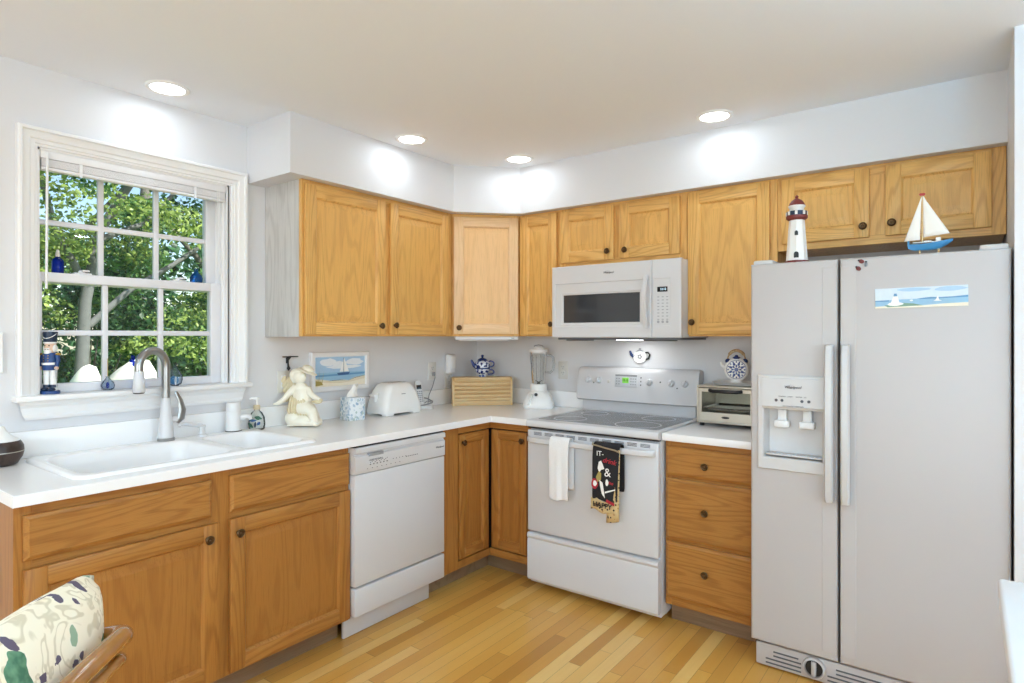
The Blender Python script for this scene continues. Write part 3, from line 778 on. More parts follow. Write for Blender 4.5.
def stove():
    t = thing('electric_range', 'white smooth-top electric range below the microwave', 'stove', (.9185, -.64, 0))
    W = .7555
    m = MB(); m.box(.002, W-.002, .0, .62, .035, .892, bev=.004)
    for x in (.05, W-.05):
        for y in (.14, .55): m.lathe([(.018, 0), (.018, .036)], (x, y, 0), 14)
    m.build('body', M['enamel'], t)
    m = MB()
    m.prism([(-.030, .881), (-.042, .886), (-.046, .895), (-.044, .908), (-.036, .917), (-.02, .9195), (.60, .9195), (.60, .881)], 0, W, plane='yz')
    m.build('cooktop', M['enamel'], t)
    m = MB(); m.loops([[(x, y, z) for x, y in rrect(.030+i, W-.030-i, .020+i, .520-i, .02, 6)] for i, z in ((0, .9192), (.0015, .9212))], 0, False, True)
    g = m.build('glass_top', M['ctop'], t)
    for x, y, r in ((.575, .128, .112), (.180, .122, .086), (.180, .395, .075), (.570, .400, .086)):
        m = MB(); m.lathe([(r, .9213), (r, .9218), (r+.0045, .9218), (r+.0045, .9213)], (x, y, 0), 48, cap=False)
        m.lathe([(0, .9214), (r*.97, .9214)], (x, y, 0), 48, mi=1, cap=False)
        m.build('burner', [M['ctopring'], plain_cache('burner_grey', (84, 85, 88), .2)], g)
    # dark line below the cooktop
    m = MB(); m.box(.003, W-.003, -.024, .01, .8725, .8815); m.build('gap_strip', M['dark'], t)
    # oven door
    m = MB(); m.box(.003, W-.003, -.033, .0, .322, .866, bev=.007, seg=3); d = m.build('oven_door', M['enamel'], t)
    m = MB()
    for k in range(10):
        x = .046+k*.0685
        for j in range(3): m.box(x, x+.050, -.0336, -.030, .8405+j*.0062, .8438+j*.0062)
    m.build('vent_slots', M['ink'], d)
    m = MB()
    for y, z in ((-.033, .835),): pass
    path = [(.014, -.034, .818), (.022, -.056, .818), (.045, -.070, .818), (.10, -.076, .818), (W/2, -.079, .818), (W-.10, -.076, .818), (W-.045, -.070, .818), (W-.022, -.056, .818), (W-.014, -.034, .818)]
    rings = []
    for x, y, z in path:
        rings.append([(x, y-.008, z+.003), (x, y-.006, z+.013), (x, y+.004, z+.016), (x, y+.010, z+.008), (x, y+.010, z-.008), (x, y+.004, z-.015), (x, y-.006, z-.010)])
    m.loops(rings, 0, True, True); m.build('handle', M['enamel'], d, smooth=45)
    # storage drawer
    m = MB()
    m.prism([(0, .060), (-.028, .056), (-.034, .064), (-.034, .268), (-.030, .278), (-.038, .292), (-.036, .305), (-.028, .310), (0, .310)], .003, W-.003, plane='yz')
    m.build('storage_drawer', M['enamel'], t)
    # backguard
    m = MB()
    m.box(.0, W-.040, .565, .620, .915, 1.02, bev=.004)
    b = m.build('backguard', M['enamel'], t)
    m = MB()
    prof = [(.560, .978), (.538, .980), (.528, .988), (.530, .998), (.548, 1.150), (.556, 1.172), (.572, 1.182), (.622, 1.182), (.622, .978)]
    R0 = [(.018, p[0], p[1]) for p in prof]
    n = len(prof); cy, cz = .585, 1.07
    def ring(x, s): return [(x, cy+(p[0]-cy)*s, cz+(p[1]-cz)*s) for p in prof]
    m.loops([ring(-.004, .93), ring(.004, .985), ring(.014, 1), ring(W-.014, 1), ring(W-.004, .985), ring(W+.004, .93)], 0, True, True)
    c = m.build('control_panel', M['enamel'], b, loc=(-.021, 0, 0), smooth=40)
    tilt = math.atan2(.018, .165)
    def py(z): return .530+(z-.985)*.018/.165
    for x in (.076, .148, .474, .606, .684):
        z = 1.105; big = .474 == x
        m = MB(); m.lathe([(0, 0), (.021, 0), (.0205, -.004), (.018, -.006), (.0165, -.020), (.014, -.023), (0, -.0235)], (0, 0, 0), 24, axis='y')
        m.box(-.0045, .0045, -.033, -.02, -.017, .017, bev=.002)
        m.build('knob', M['enamel'], c, loc=(x, py(z), z), rot=(-tilt, .5 if x > .4 else .15, 0), smooth=40)
    m = MB()
    for x, z in ((.113, 1.088), (.540, 1.108), (.640, 1.078)): m.box(x-.004, x+.004, py(z)-.001, py(z)+.002, z-.004, z+.004)
    for k in range(3): z = 1.128-k*.021; m.box(.418, .424, py(z)-.001, py(z)+.002, z-.004, z+.004)
    m.box(.620, .662, py(1.060)-.0008, py(1.060)+.002, 1.0585, 1.0605)
    m.build('dot_marking', M['dark'], c)
    m = MB(); m.box(.205, .222, py(1.1)-.003, py(1.1)+.004, 1.090, 1.108, bev=.002); m.build('button', M['plastic2'], c)
    z0, z1 = 1.070, 1.146
    m = MB(); m.loops([[(x, py(z)-o, z) for x, z in rrect(.255+i, .400-i, z0+i, z1-i, .006, 4)] for i, o in ((0, -.002), (0, .002), (.002, .0028))], 0, False, True)
    dp = m.build('display_panel', plain_cache('panel_grey', (206, 208, 212), .3), c)
    m = MB(); m.box(.258, .396, py(1.138)-.0035, py(1.138), 1.133, 1.143); m.build('header_band', M['greyp'], dp)
    m = MB(); m.prism([(.305, 1.094), (.345, 1.094), (.345, 1.126), (.305, 1.126)], py(1.094)-.004, py(1.12)); m.build('clock_window', M['lcdgreen'], dp)
    lettering('12:12', .017, M['lcd'], dp, (.325, py(1.11)-.0062, 1.110), bold=.0004)
    m = MB()
    for x in (.268, .284): 
        for z in (1.088, 1.104, 1.120): m.box(x-.005, x+.004, py(z)-.0036, py(z), z-.003, z+.003)
    for x in (.360, .374, .388):
        for z in (1.088, 1.104, 1.120): m.box(x-.004, x+.004, py(z)-.0036, py(z), z-.003, z+.003)
    m.build('key_print', M['inkl'], dp)
_pc = {}
def plain_cache(name, rgb, rough, **k):
    if name not in _pc: _pc[name] = plain(name, rgb, rough, **k)
    return _pc[name]
stove()

def microwave():
    t = thing('microwave_oven', 'white over-the-range microwave with a dark window', 'microwave', (.909, -.412, 1.350))
    W, H = .772, .416
    m = MB(); m.box(.0, W, .030, .408, .012, H-.002, bev=.004); m.build('case', M['enamel'], t)
    m = MB(); m.box(.03, W-.01, .02, .40, 0, .014, bev=.003)
    m.box(.06, .20, .06, .14, -.006, .001, bev=.003); m.box(.54, .70, .06, .14, -.006, .001, bev=.003); m.build('vent_base', plain_cache('vent_grey', (96, 97, 100), .5), t)
    m = MB(); m.box(.30, .47, .22, .30, -.003, .002, bev=.001); m.build('cooktop_lamp', M['bulb'], t)
    d = bpy.data.lights.new('hood_lamp', 'AREA'); d.shape = 'RECTANGLE'; d.size = .16; d.size_y = .07; d.energy = .22; d.color = (1.0, .97, .92)
    o = bpy.data.objects.new('hood_lamp', d); COL.objects.link(o); o.location = (1.294, -.152, 1.345)
    xd = .614
    m = MB()
    # door slab with a recessed field and a window opening
    rings = [(0, .03), (0, .006), (.002, .002), (.006, 0)]
    L = [[(x, y, z) for x, z in ((i, .012+i), (xd-i, .012+i), (xd-i, H-i), (i, H-i))] for i, y in rings]
    def rc(a, b, c, d, y): return [(a, y, c), (b, y, c), (b, y, d), (a, y, d)]
    L += [rc(.020, xd-.012, .072, .318, 0), rc(.023, xd-.015, .075, .315, .005), rc(.064, .553, .086, .262, .005), rc(.066, .551, .088, .260, .008), rc(.072, .545, .094, .254, .008), rc(.074, .543, .096, .252, .012)]
    m.loops(L, 0); d = m.build('door', M['enamel'], t, smooth=20)
    m = MB(); m.box(.070, .547, .0125, .016, .092, .256); m.build('window', M['blackglass'], d, smooth=0)
    m = MB(); rings = []
    for k in range(13):
        u = k/12; z = .062+u*.276; o = .008+.026*math.sin(PI*u)
        rings.append([(.573, -o, z), (.577, -o-.008, z), (.594, -o-.008, z), (.599, -o, z), (.594, -o+.008, z), (.577, -o+.008, z)])
    m.loops(rings, 0, True, True); m.build('handle', M['enamel'], d, smooth=45)
    swoosh(d, (.365, -.0005, .366), .5, M['ink'])
    m = MB(); L = []
    for i, y in ((0, .03), (0, .006), (.002, .002), (.008, 0)):
        L.append([(x, y, z) for x, z in ((xd+.002+min(i, .002), .012+i), (W-i*1.3, .012+i), (W-i*1.3, H-i), (xd+.002+min(i, .002), H-i))])
    L += [rc(xd+.006, W-.055, .072, .318, 0), rc(xd+.009, W-.058, .075, .315, .0015)]
    m.loops(L, 0, False, True); p = m.build('control_panel', M['enamel'], t, smooth=20)
    m = MB(); m.box(.645, .700, -.001, .004, .248, .274, bev=.001); m.build('display', M['lcd'], p)
    lettering('12:12', .015, M['lcdtext'], p, (.677, -.0015, .261))
    m = MB()
    for r in range(9):
        z = .222-r*.0165
        for c in range(3): m.box(.645+c*.024, .656+c*.024, .0008, .0018, z-.0022, z+.0022)
    for c in range(3): m.lathe([(0, -.0006), (.007, -.0006), (.007, -.0001), (0, 0)], (.650+c*.024, .0016, .094), 14, axis='y')
    m.build('key_print', M['inkl'], p)
microwave()

def fridge():
    t = thing('refrigerator', 'white side-by-side refrigerator with an ice and water dispenser', 'refrigerator', (2.109, -.745, 0))
    W, ZT, ZB = .842, 1.668, .112
    m = MB(); m.box(.004, W-.004, .075, .715, .03, ZT-.005, bev=.005)
    for x in (.06, W-.06):
        for y in (.15, .62): m.lathe([(.022, 0), (.022, .032)], (x, y, 0), 14)
    m.build('cabinet', M['appl'], t)
    m = MB(); m.box(.008, W-.008, .064, .076, ZB+.005, ZT-.008); m.build('gasket', M['greyp'], t, smooth=0)
    # freezer door, hollowed for the dispenser
    xa, xb = 0, .323; hx0, hx1, hz0, hz1 = .052, .283, .875, 1.075
    m = MB(); b_ = .011
    R4 = lambda a, b, c, d, y: [(a, y, c), (b, y, c), (b, y, d), (a, y, d)]
    L = [R4(xa, xb, ZB, ZT, .064), R4(xa, xb, ZB, ZT, b_)]
    for k in range(1, 5):
        a = PI/2*k/4; i = b_*(1-math.cos(a)); L.append(R4(xa+i, xb-i, ZB+i, ZT-i, b_*(1-math.sin(a))))
    L += [R4(hx0, hx1, hz0, hz1, 0), R4(hx0, hx1, hz0, hz1, .012)]
    m.loops(L, 0); fd = m.build('freezer_door', M['appl'], t, smooth=25)
    xa, xb = .331, W
    m = MB(); L = [R4(xa, xb, ZB, ZT, .064), R4(xa, xb, ZB, ZT, b_)]
    for k in range(1, 5):
        a = PI/2*k/4; i = b_*(1-math.cos(a)); L.append(R4(xa+i, xb-i, ZB+i, ZT-i, b_*(1-math.sin(a))))
    m.loops(L, 0, False, True); rd = m.build('refrigerator_door', M['appl'], t, smooth=25)
    for p, x0, x1 in ((fd, .270, .320), (rd, .334, .386)):
        m = MB(); m.box(x0, x1, -.0015, .002, ZB+.03, ZT-.03, bev=.001, seg=1); m.build('edge_trim', M['appl'], p)
        m = MB(); rings = []
        c = .298 if p is fd else .354
        for z, o, w in ((.730, .012, .012), (.733, .030, .0145), (.76, .040, .0155), (1.03, .046, .016), (1.30, .040, .0155), (1.335, .030, .0145), (1.338, .012, .012)):
            rings.append([(c-w, -o+.008, z), (c-w, -o, z), (c-w*.6, -o-.010, z), (c+w*.6, -o-.010, z), (c+w, -o, z), (c+w, -o+.008, z)])
        m.loops(rings, 0, True, True)
        for z in (.745, 1.31): m.box(c-.011, c+.011, -.034, .0, z-.012, z+.012, bev=.003)
        m.build('handle', M['fridge_plastic'], p, smooth=40)
    # dispenser
    ds = MB()
    fx0, fx1, fz0, fz1 = .030, .284, .828, 1.212
    ds.loops([R4(fx0, fx1, fz0, fz1, .001), R4(fx0, fx1, fz0, fz1, -.007), R4(fx0+.004, fx1-.004, fz0+.004, fz1-.004, -.011), R4(hx0-.002, hx1-.002, hz0, hz1+.002, -.010), R4(hx0+.002, hx1-.006, hz0+.004, hz1, -.004), R4(hx0+.010, hx1-.010, hz0+.006, hz1, .050), R4(hx0+.016, hx1-.016, hz0+.012, hz1-.002, .052)], 0, False, True)
    dp = ds.build('dispenser', M['fridge_plastic'], fd, smooth=20)
    m = MB(); m.prism([(-.010, hz1+.004), (-.017, hz1+.012), (-.014, 1.198), (-.009, 1.204), (0, 1.204), (0, hz1+.004)], hx0-.004, hx1-.004, plane='yz'); cp = m.build('control_panel', M['fridge_plastic'], dp, smooth=30)
    swoosh(cp, (.166, -.0168, 1.166), .5, M['ink'])
    m = MB()
    for x in (.104, .126, .200, .225): m.lathe([(0, -.0012), (.0055, -.0012), (.006, .0), (0, .0)], (x, -.0165, 1.112), 14, axis='y')
    m.build('key_print', M['ink'], cp)
    lettering('NORMAL   LIGHT      WATER   ICE', .0068, M['ink'], cp, (.165, -.0166, 1.128))
    lettering('ICE / WATER DISPENSER', .0072, M['ink'], cp, (.168, -.0178, 1.090)); 
    for x, w in ((.118, .028), (.212, .028)):
        m = MB(); m.box(x-w, x+w, .006, .040, 1.000, 1.028, bev=.005); m.box(x-w*.6, x+w*.6, .020, .046, 1.020, 1.072, bev=.004); m.build('lever', M['plastic'], dp)
    m = MB(); m.box(.062, .270, -.004, .046, .886, .893, bev=.002)
    for k in range(14): m.box(.074+k*.014, .079+k*.014, .002, .040, .8925, .8945)
    m.build('drip_tray', M['fridge_plastic'], dp)
    # grille
    m = MB(); m.box(.016, W-.016, .020, .060, .008, .100, bev=.005); g = m.build('toe_grille', M['appl'], t)
    m = MB()
    for j in range(4):
        z = .024+j*.0165
        for a, b in ((.055, .190), (.285, W-.05)): m.box(a+(.03 if j > 1 else 0), b-(.01 if j == 3 else 0), .0175, .024, z-.0026, z+.0026)
    m.build('slots', M['ink'], g)
    m = MB(); m.lathe([(.034, .004), (.040, .006), (.043, .012), (.043, .022), (.030, .022)], (.238, 0, .058), 28, axis='y', cap=False); m.build('dial_rim', M['appl'], g)
    m = MB(); m.lathe([(0, .012), (.031, .012), (.031, .020), (0, .020)], (.238, 0, .058), 24, axis='y'); m.build('dial_well', M['dark'], g)
    m = MB(); m.box(.229, .247, .002, .016, .030, .086, bev=.004); m.build('dial', M['appl'], g)
    m = MB(); m.box(.014, .030, .024, .06, .088, .110, bev=.003); m.build('hinge', M['dark'], t)
    for a, b in ((.008, .085), (W-.085, W-.006)):
        m = MB(); m.box(a, b, .010, .13, ZT-.002, ZT+.016, bev=.006); m.build('hinge_cover', M['fridge_plastic'], t)
fridge()

# ================================================================== SMALL THINGS
YAW = math.radians(36.62)
def flat(name, parent, polys, mats, y=0.0, step=.00025, **k):
    """printed picture: thin layered shapes in the local xz plane, facing -y"""
    m = MB()
    for i, (mi, pts) in enumerate(polys):
        m.face([(p[0], y-i*step, p[1]) for p in pts], mi)
    return m.build(name, mats, parent, smooth=0, **k)
def blob(cx, cz, rx, rz, n=14, wob=0.0, seed=0):
    r = random.Random(seed)
    return [(cx+rx*math.cos(2*PI*i/n)*(1+wob*(r.random()-.5)), cz+rz*math.sin(2*PI*i/n)*(1+wob*(r.random()-.5))) for i in range(n)]
P_ = {k: plain('print_'+k, c, .6, vary=.06, scale=60) for k, c in dict(sky=(172, 203, 228), skyl=(212, 226, 236), cloud=(232, 236, 240), sea=(150, 190, 216), sead=(102, 152, 192), sand=(226, 214, 186), sandl=(240, 232, 212), grass=(172, 152, 84), sail=(246, 246, 244), hull=(60, 96, 140), line=(96, 104, 112), green=(128, 160, 138), deep=(52, 112, 170), brown=(150, 130, 100)).items()}

def remeshed(mb, name, mat, parent, voxel=.004, smooth=4, **k):
    o = mb.build(name, mat, parent, **k)
    r = o.modifiers.new('remesh', 'REMESH'); r.mode = 'VOXEL'; r.voxel_size = voxel; r.use_smooth_shade = True
    s = o.modifiers.new('smooth', 'SMOOTH'); s.factor = .5; s.iterations = smooth
    return o

# ---- along the sink wall
def diffuser():
    t = thing('oil_diffuser', 'dark wood-grain oil diffuser with a white funnel top at the counter end', 'diffuser', (.092, -2.730, .9152))
    m = MB(); m.lathe([(0, 0), (.046, 0), (.052, .004), (.066, .028), (.0705, .047)], seg=36); m.lathe([(.0705, .050), (.069, .066), (.062, .080), (.058, .085), (0, .086)], seg=36); m.build('body', M['walnut'], t, smooth=40)
    m = MB(); m.lathe([(0, .046), (.0695, .046), (.0702, .0485), (.0695, .051), (0, .051)], seg=36); m.build('ring', M['steel'], t)
    m = MB(); m.lathe([(0, .085), (.058, .085), (.052, .090), (.034, .103), (.022, .118), (.0155, .132), (.0135, .136), (.009, .136), (.007, .130), (0, .128)], seg=36); m.build('funnel_top', M['white'], t, smooth=50)
diffuser()

def picture_left():
    t = thing('framed_picture', 'small white-framed blue picture on the wall left of the window', 'picture', (.0, -2.842, 1.31), PI/2)
    w, h = .141, .073
    m = MB(); m.loops([[(a, y, c) for a, c in ((-w+i, -h+i), (w-i, -h+i), (w-i, h-i), (-w+i, h-i))] for i, y in ((0, -.001), (0, -.016), (.003, -.018), (.012, -.016), (.014, -.009))], 0, True); m.build('frame', M['white'], t, smooth=20)
    flat('print', t, [(0, [(-w+.012, -h+.012), (w-.012, -h+.012), (w-.012, h-.012), (-w+.012, h-.012)]), (1, [(-w+.012, -h+.012), (w-.012, -h+.012), (w-.012, -.01), (-w+.012, -.015)]), (2, blob(.04, .02, .05, .02, wob=.3)), (2, blob(-.06, .03, .05, .015, wob=.3, seed=2))], [P_['skyl'], P_['sea'], P_['cloud']], -.010)
picture_left()

SILL = 1.148
def nutcracker():
    t = thing('nutcracker', 'blue and white wooden nutcracker soldier at the left end of the window sill', 'nutcracker', (-.005, -2.552, SILL), YAW+.05)
    def L(prof, name, mat, c=(0, 0, 0), p=t, seg=20, **k):
        m = MB(); m.lathe(prof, c, seg, **k); return m.build(name, mat, p, smooth=45)
    m = MB(); m.lathe([(0, 0), (.031, 0), (.033, .002), (.033, .011), (.031, .013), (0, .013)], seg=28, sy=.85); m.build('base', M['navy'], t)
    for x in (-.0125, .0125):
        lg = L([(0, .013), (.0125, .013), (.0125, .02), (.0105, .03), (.011, .06), (.012, .098), (0, .098)], 'leg', M['white'], (x, 0, 0))
        m = MB(); m.ball((x, -.008, .018), (.012, .019, .008), 0); m.lathe([(.0115, .012), (.0118, .034), (.0112, .036)], (x, 0, 0), 16, cap=False); m.build('boot', M['navyd'], lg)
    b = L([(0, .092), (.024, .092), (.026, .100), (.0245, .122), (.026, .150), (.022, .158), (0, .160)], 'torso', M['navy'])
    m = MB(); m.lathe([(.0262, .112), (.0270, .114), (.0270, .119), (.0258, .121)], seg=20, cap=False); m.build('belt', M['white'], b)
    m = MB()
    for z in (.128, .138, .148):
        for x in (-.008, .008): m.ball((x, -.0245, z), .0022, 0, 8, 6)
    m.build('button_studs', M['gold'], b)
    h = L([(0, .158), (.014, .158), (.0185, .164), (.0195, .180), (.0185, .196), (0, .198)], 'head', M['skin'])
    m = MB()
    for s in (-1, 1):
        m.ball((s*.0075, -.0178, .186), .0026, 0, 8, 6)
    m.box(-.006, .006, -.020, -.0165, .1695, .1735); m.build('eyes_and_mouth', M['blackp'], h)
    m = MB(); m.ball((0, -.0195, .180), (.003, .004, .004), 0, 10, 8); m.build('nose', M['skin'], h)
    m = MB(); m.ball((0, -.015, .160), (.013, .009, .015)); m.ball((0, .012, .175), (.020, .010, .018)); m.ball((-.018, 0, .175), (.005, .012, .016)); m.ball((.018, 0, .175), (.005, .012, .016)); m.box(-.010, .010, -.0215, -.017, .1735, .1765, bev=.001); m.build('hair_and_beard', M['white'], h)
    for s in (-1, 1):
        a = MB(); a.tube([(s*.026, 0, .150), (s*.031, -.002, .128), (s*.029, -.008, .106)], [.0085, .0080, .0070], 12); ar = a.build('arm', M['navy'], t, smooth=50)
        m = MB(); m.ball((s*.029, -.009, .100), .0075, 0, 12, 8); m.build('hand', M['skin'], ar)
        m = MB(); m.ball((s*.0285, 0, .153), (.011, .010, .005), 0, 14, 8); m.build('epaulette', M['gold'], ar)
    hat = L([(0, .194), (.0205, .194), (.0215, .197), (.0235, .236), (.0235, .239), (0, .240)], 'hat', M['navyd'])
    m = MB(); m.lathe([(.0210, .194), (.0222, .195), (.0226, .199), (.0216, .200)], seg=20, cap=False); m.tube([(-.0225*math.cos(a), -.0235*math.sin(a), .232-.018*math.sin(a)) for a in [PI*k/10 for k in range(11)]], .0013, 6); m.build('hat_band', M['white'], hat)
    m = MB(); m.tube([(.029, -.014, .100), (.036, -.02, .060), (.040, -.024, .016)], [.0022, .0018, .0008], 8); m.build('sword', M['nickel'], t)
nutcracker()

def drop(name, label, loc, s, glassm, core, cat='ornament', rz=0.0):
    t = thing(name, label, cat, loc, rz)
    m = MB(); m.lathe([(0, 0), (.012*s, 0), (.024*s, .010*s), (.029*s, .026*s), (.026*s, .042*s), (.014*s, .062*s), (.005*s, .078*s), (0, .083*s)], seg=28, sy=.7); m.build('glass', glassm, t, smooth=60)
    if core:
        m = MB(); m.ball((-.003*s, 0, .022*s), (.017*s, .011*s, .017*s)); m.build('core', core, t)
    return t
def sill_things():
    t = thing('glass_ornament', 'small clear glass ornament with a blue core on the sill at the first grille bar', 'ornament', (-.012, -2.353, SILL), YAW)
    m = MB(); m.lathe([(0, 0), (.014, 0), (.022, .006), (.026, .018), (.022, .032), (.012, .042), (.006, .052), (.008, .056), (0, .058)], seg=24); m.build('glass', M['iceglass'], t, smooth=60)
    m = MB(); m.ball((0, 0, .020), (.006, .006, .013)); m.build('core', M['cobalt'], t)
    m = MB(); m.tube([(0, 0, .056), (0, 0, .10), (-.001, .001, .13)], .0012, 6); m.build('stem', M['gold'], t)
    t = thing('glass_flower', 'blue glass flower on a glass stem standing on the sill behind the faucet', 'ornament', (-.012, -2.242, SILL), YAW)
    m = MB(); m.lathe([(0, 0), (.016, 0), (.018, .005), (.013, .02), (.015, .045), (.009, .062), (.0035, .075), (.003, .10), (0, .101)], seg=20); m.build('vase', M['blueglass'], t, smooth=60)
    f = MB()
    for k in range(6):
        a = 2*PI*k/6; f.ball((.016*math.cos(a)-.006, .006*math.sin(2*a), .118+.016*math.sin(a)), (.012, .004, .009), 0, 12, 8, Matrix.Rotation(-a, 3, 'Y'))
    f.build('petals', M['cobalt'], t)
    m = MB(); m.ball((-.006, -.003, .118), .006, 0, 10, 8); m.ball((.014, -.004, .094), (.011, .006, .014)); m.build('center', M['clear'], t)
    d = drop('glass_teardrop', 'blue teardrop glass ornament on the sill right of the faucet spout', (-.008, -2.088, SILL), 1.15, M['iceglass'], M['seablue'], rz=YAW)
    m = MB(); m.ball((.011, -.014, .024), (.005, .006, .020), 0, 12, 8); m.build('white_swirl', M['white'], d)
    Zr = 1.620
    t = thing('glass_bottle', 'cobalt blue bottle with a pale stopper on the left of the middle window rail', 'bottle', (-.088, -2.503, Zr+.002), YAW)
    m = MB(); m.lathe([(0, 0), (.019, 0), (.0205, .003), (.0205, .045), (.018, .055), (.009, .062), (.008, .066), (0, .066)], seg=24); m.build('glass', M['cobalt'], t, smooth=50)
    m = MB(); m.lathe([(0, .066), (.0085, .066), (.0085, .076), (.006, .085), (.004, .094), (0, .095)], seg=16); m.build('stopper', M['plastic2'], t)
    t = thing('glass_bottle', 'pale blue glass bottle on the right of the middle window rail', 'bottle', (-.088, -1.955, Zr+.002), YAW)
    m = MB(); m.lathe([(0, 0), (.022, 0), (.027, .006), (.028, .022), (.022, .036), (.010, .046), (.008, .060), (.011, .064), (0, .065)], seg=24); m.build('glass', M['blueglass'], t, smooth=50)
    m = MB(); m.lathe([(0, .064), (.007, .064), (.008, .072), (0, .074)], seg=14); m.build('stopper', M['clear'], t)
sill_things()

def soap_bottle():
    t = thing('soap_bottle', 'clear soap bottle with blue and green leaf print and white pump', 'soap bottle', (.060, -1.736, .9146), YAW)
    m = MB(); m.lathe([(0, 0), (.030, 0), (.037, .006), (.040, .03), (.037, .062), (.026, .084), (.014, .094), (.012, .104), (0, .104)], seg=28, sy=.75); m.build('bottle', M['soapfilm'], t, smooth=60)
    def patch(pts, name, mat):
        # printed leaf laid over the round bottle front
        m = MB(); n = 6
        (x0, z0), (x1, z1), w = pts
        d = Vector((x1-x0, z1-z0)); nn = Vector((-d.y, d.x)).normalized()
        def S(p):
            r = .0415; q = max(1-(p.x/r)**2, .05)
            return (p.x, -.0318*math.sqrt(q), p.y)
        a = []; b = []
        for k in range(n+1):
            u = k/n; c = Vector((x0, z0))+d*u; hw = w*math.sin(PI*min(max(u, .06), .94))
            a.append(S(c+nn*hw)); b.append(S(c-nn*hw))
        m.loops([a, b], closed=False); return m.build(name, mat, t, smooth=60)
    patch(((-.004, .062), (-.032, .052), .009), 'leaf_print', M['leafgreen']); patch(((.002, .066), (.033, .056), .010), 'leaf_print', M['leafgreen'])
    patch(((-.028, .048), (.012, .050), .006), 'leaf_print', M['leafblue']); patch(((-.036, .034), (-.004, .016), .010), 'leaf_print', M['leafgreen'])
    patch(((.004, .014), (.006, .044), .006), 'leaf_print', M['navyd']); patch(((.014, .026), (.026, .042), .007), 'leaf_print', M['leafblue'])
    m = MB(); m.lathe([(0, .100), (.016, .100), (.0165, .118), (.012, .121), (0, .121)], seg=20); m.build('collar', plain_cache('amber_plastic', (206, 192, 160), .35), t)
    m = MB(); m.lathe([(0, .12), (.0055, .12), (.0055, .146), (0, .146)], seg=12); m.tube([(0, 0, .148), (0, 0, .156)], .010, 14); m.tube([(.002, 0, .152), (-.022, -.008, .154), (-.030, -.012, .150)], [.0065, .0055, .004], 10); m.build('pump', M['white'], t)
soap_bottle()

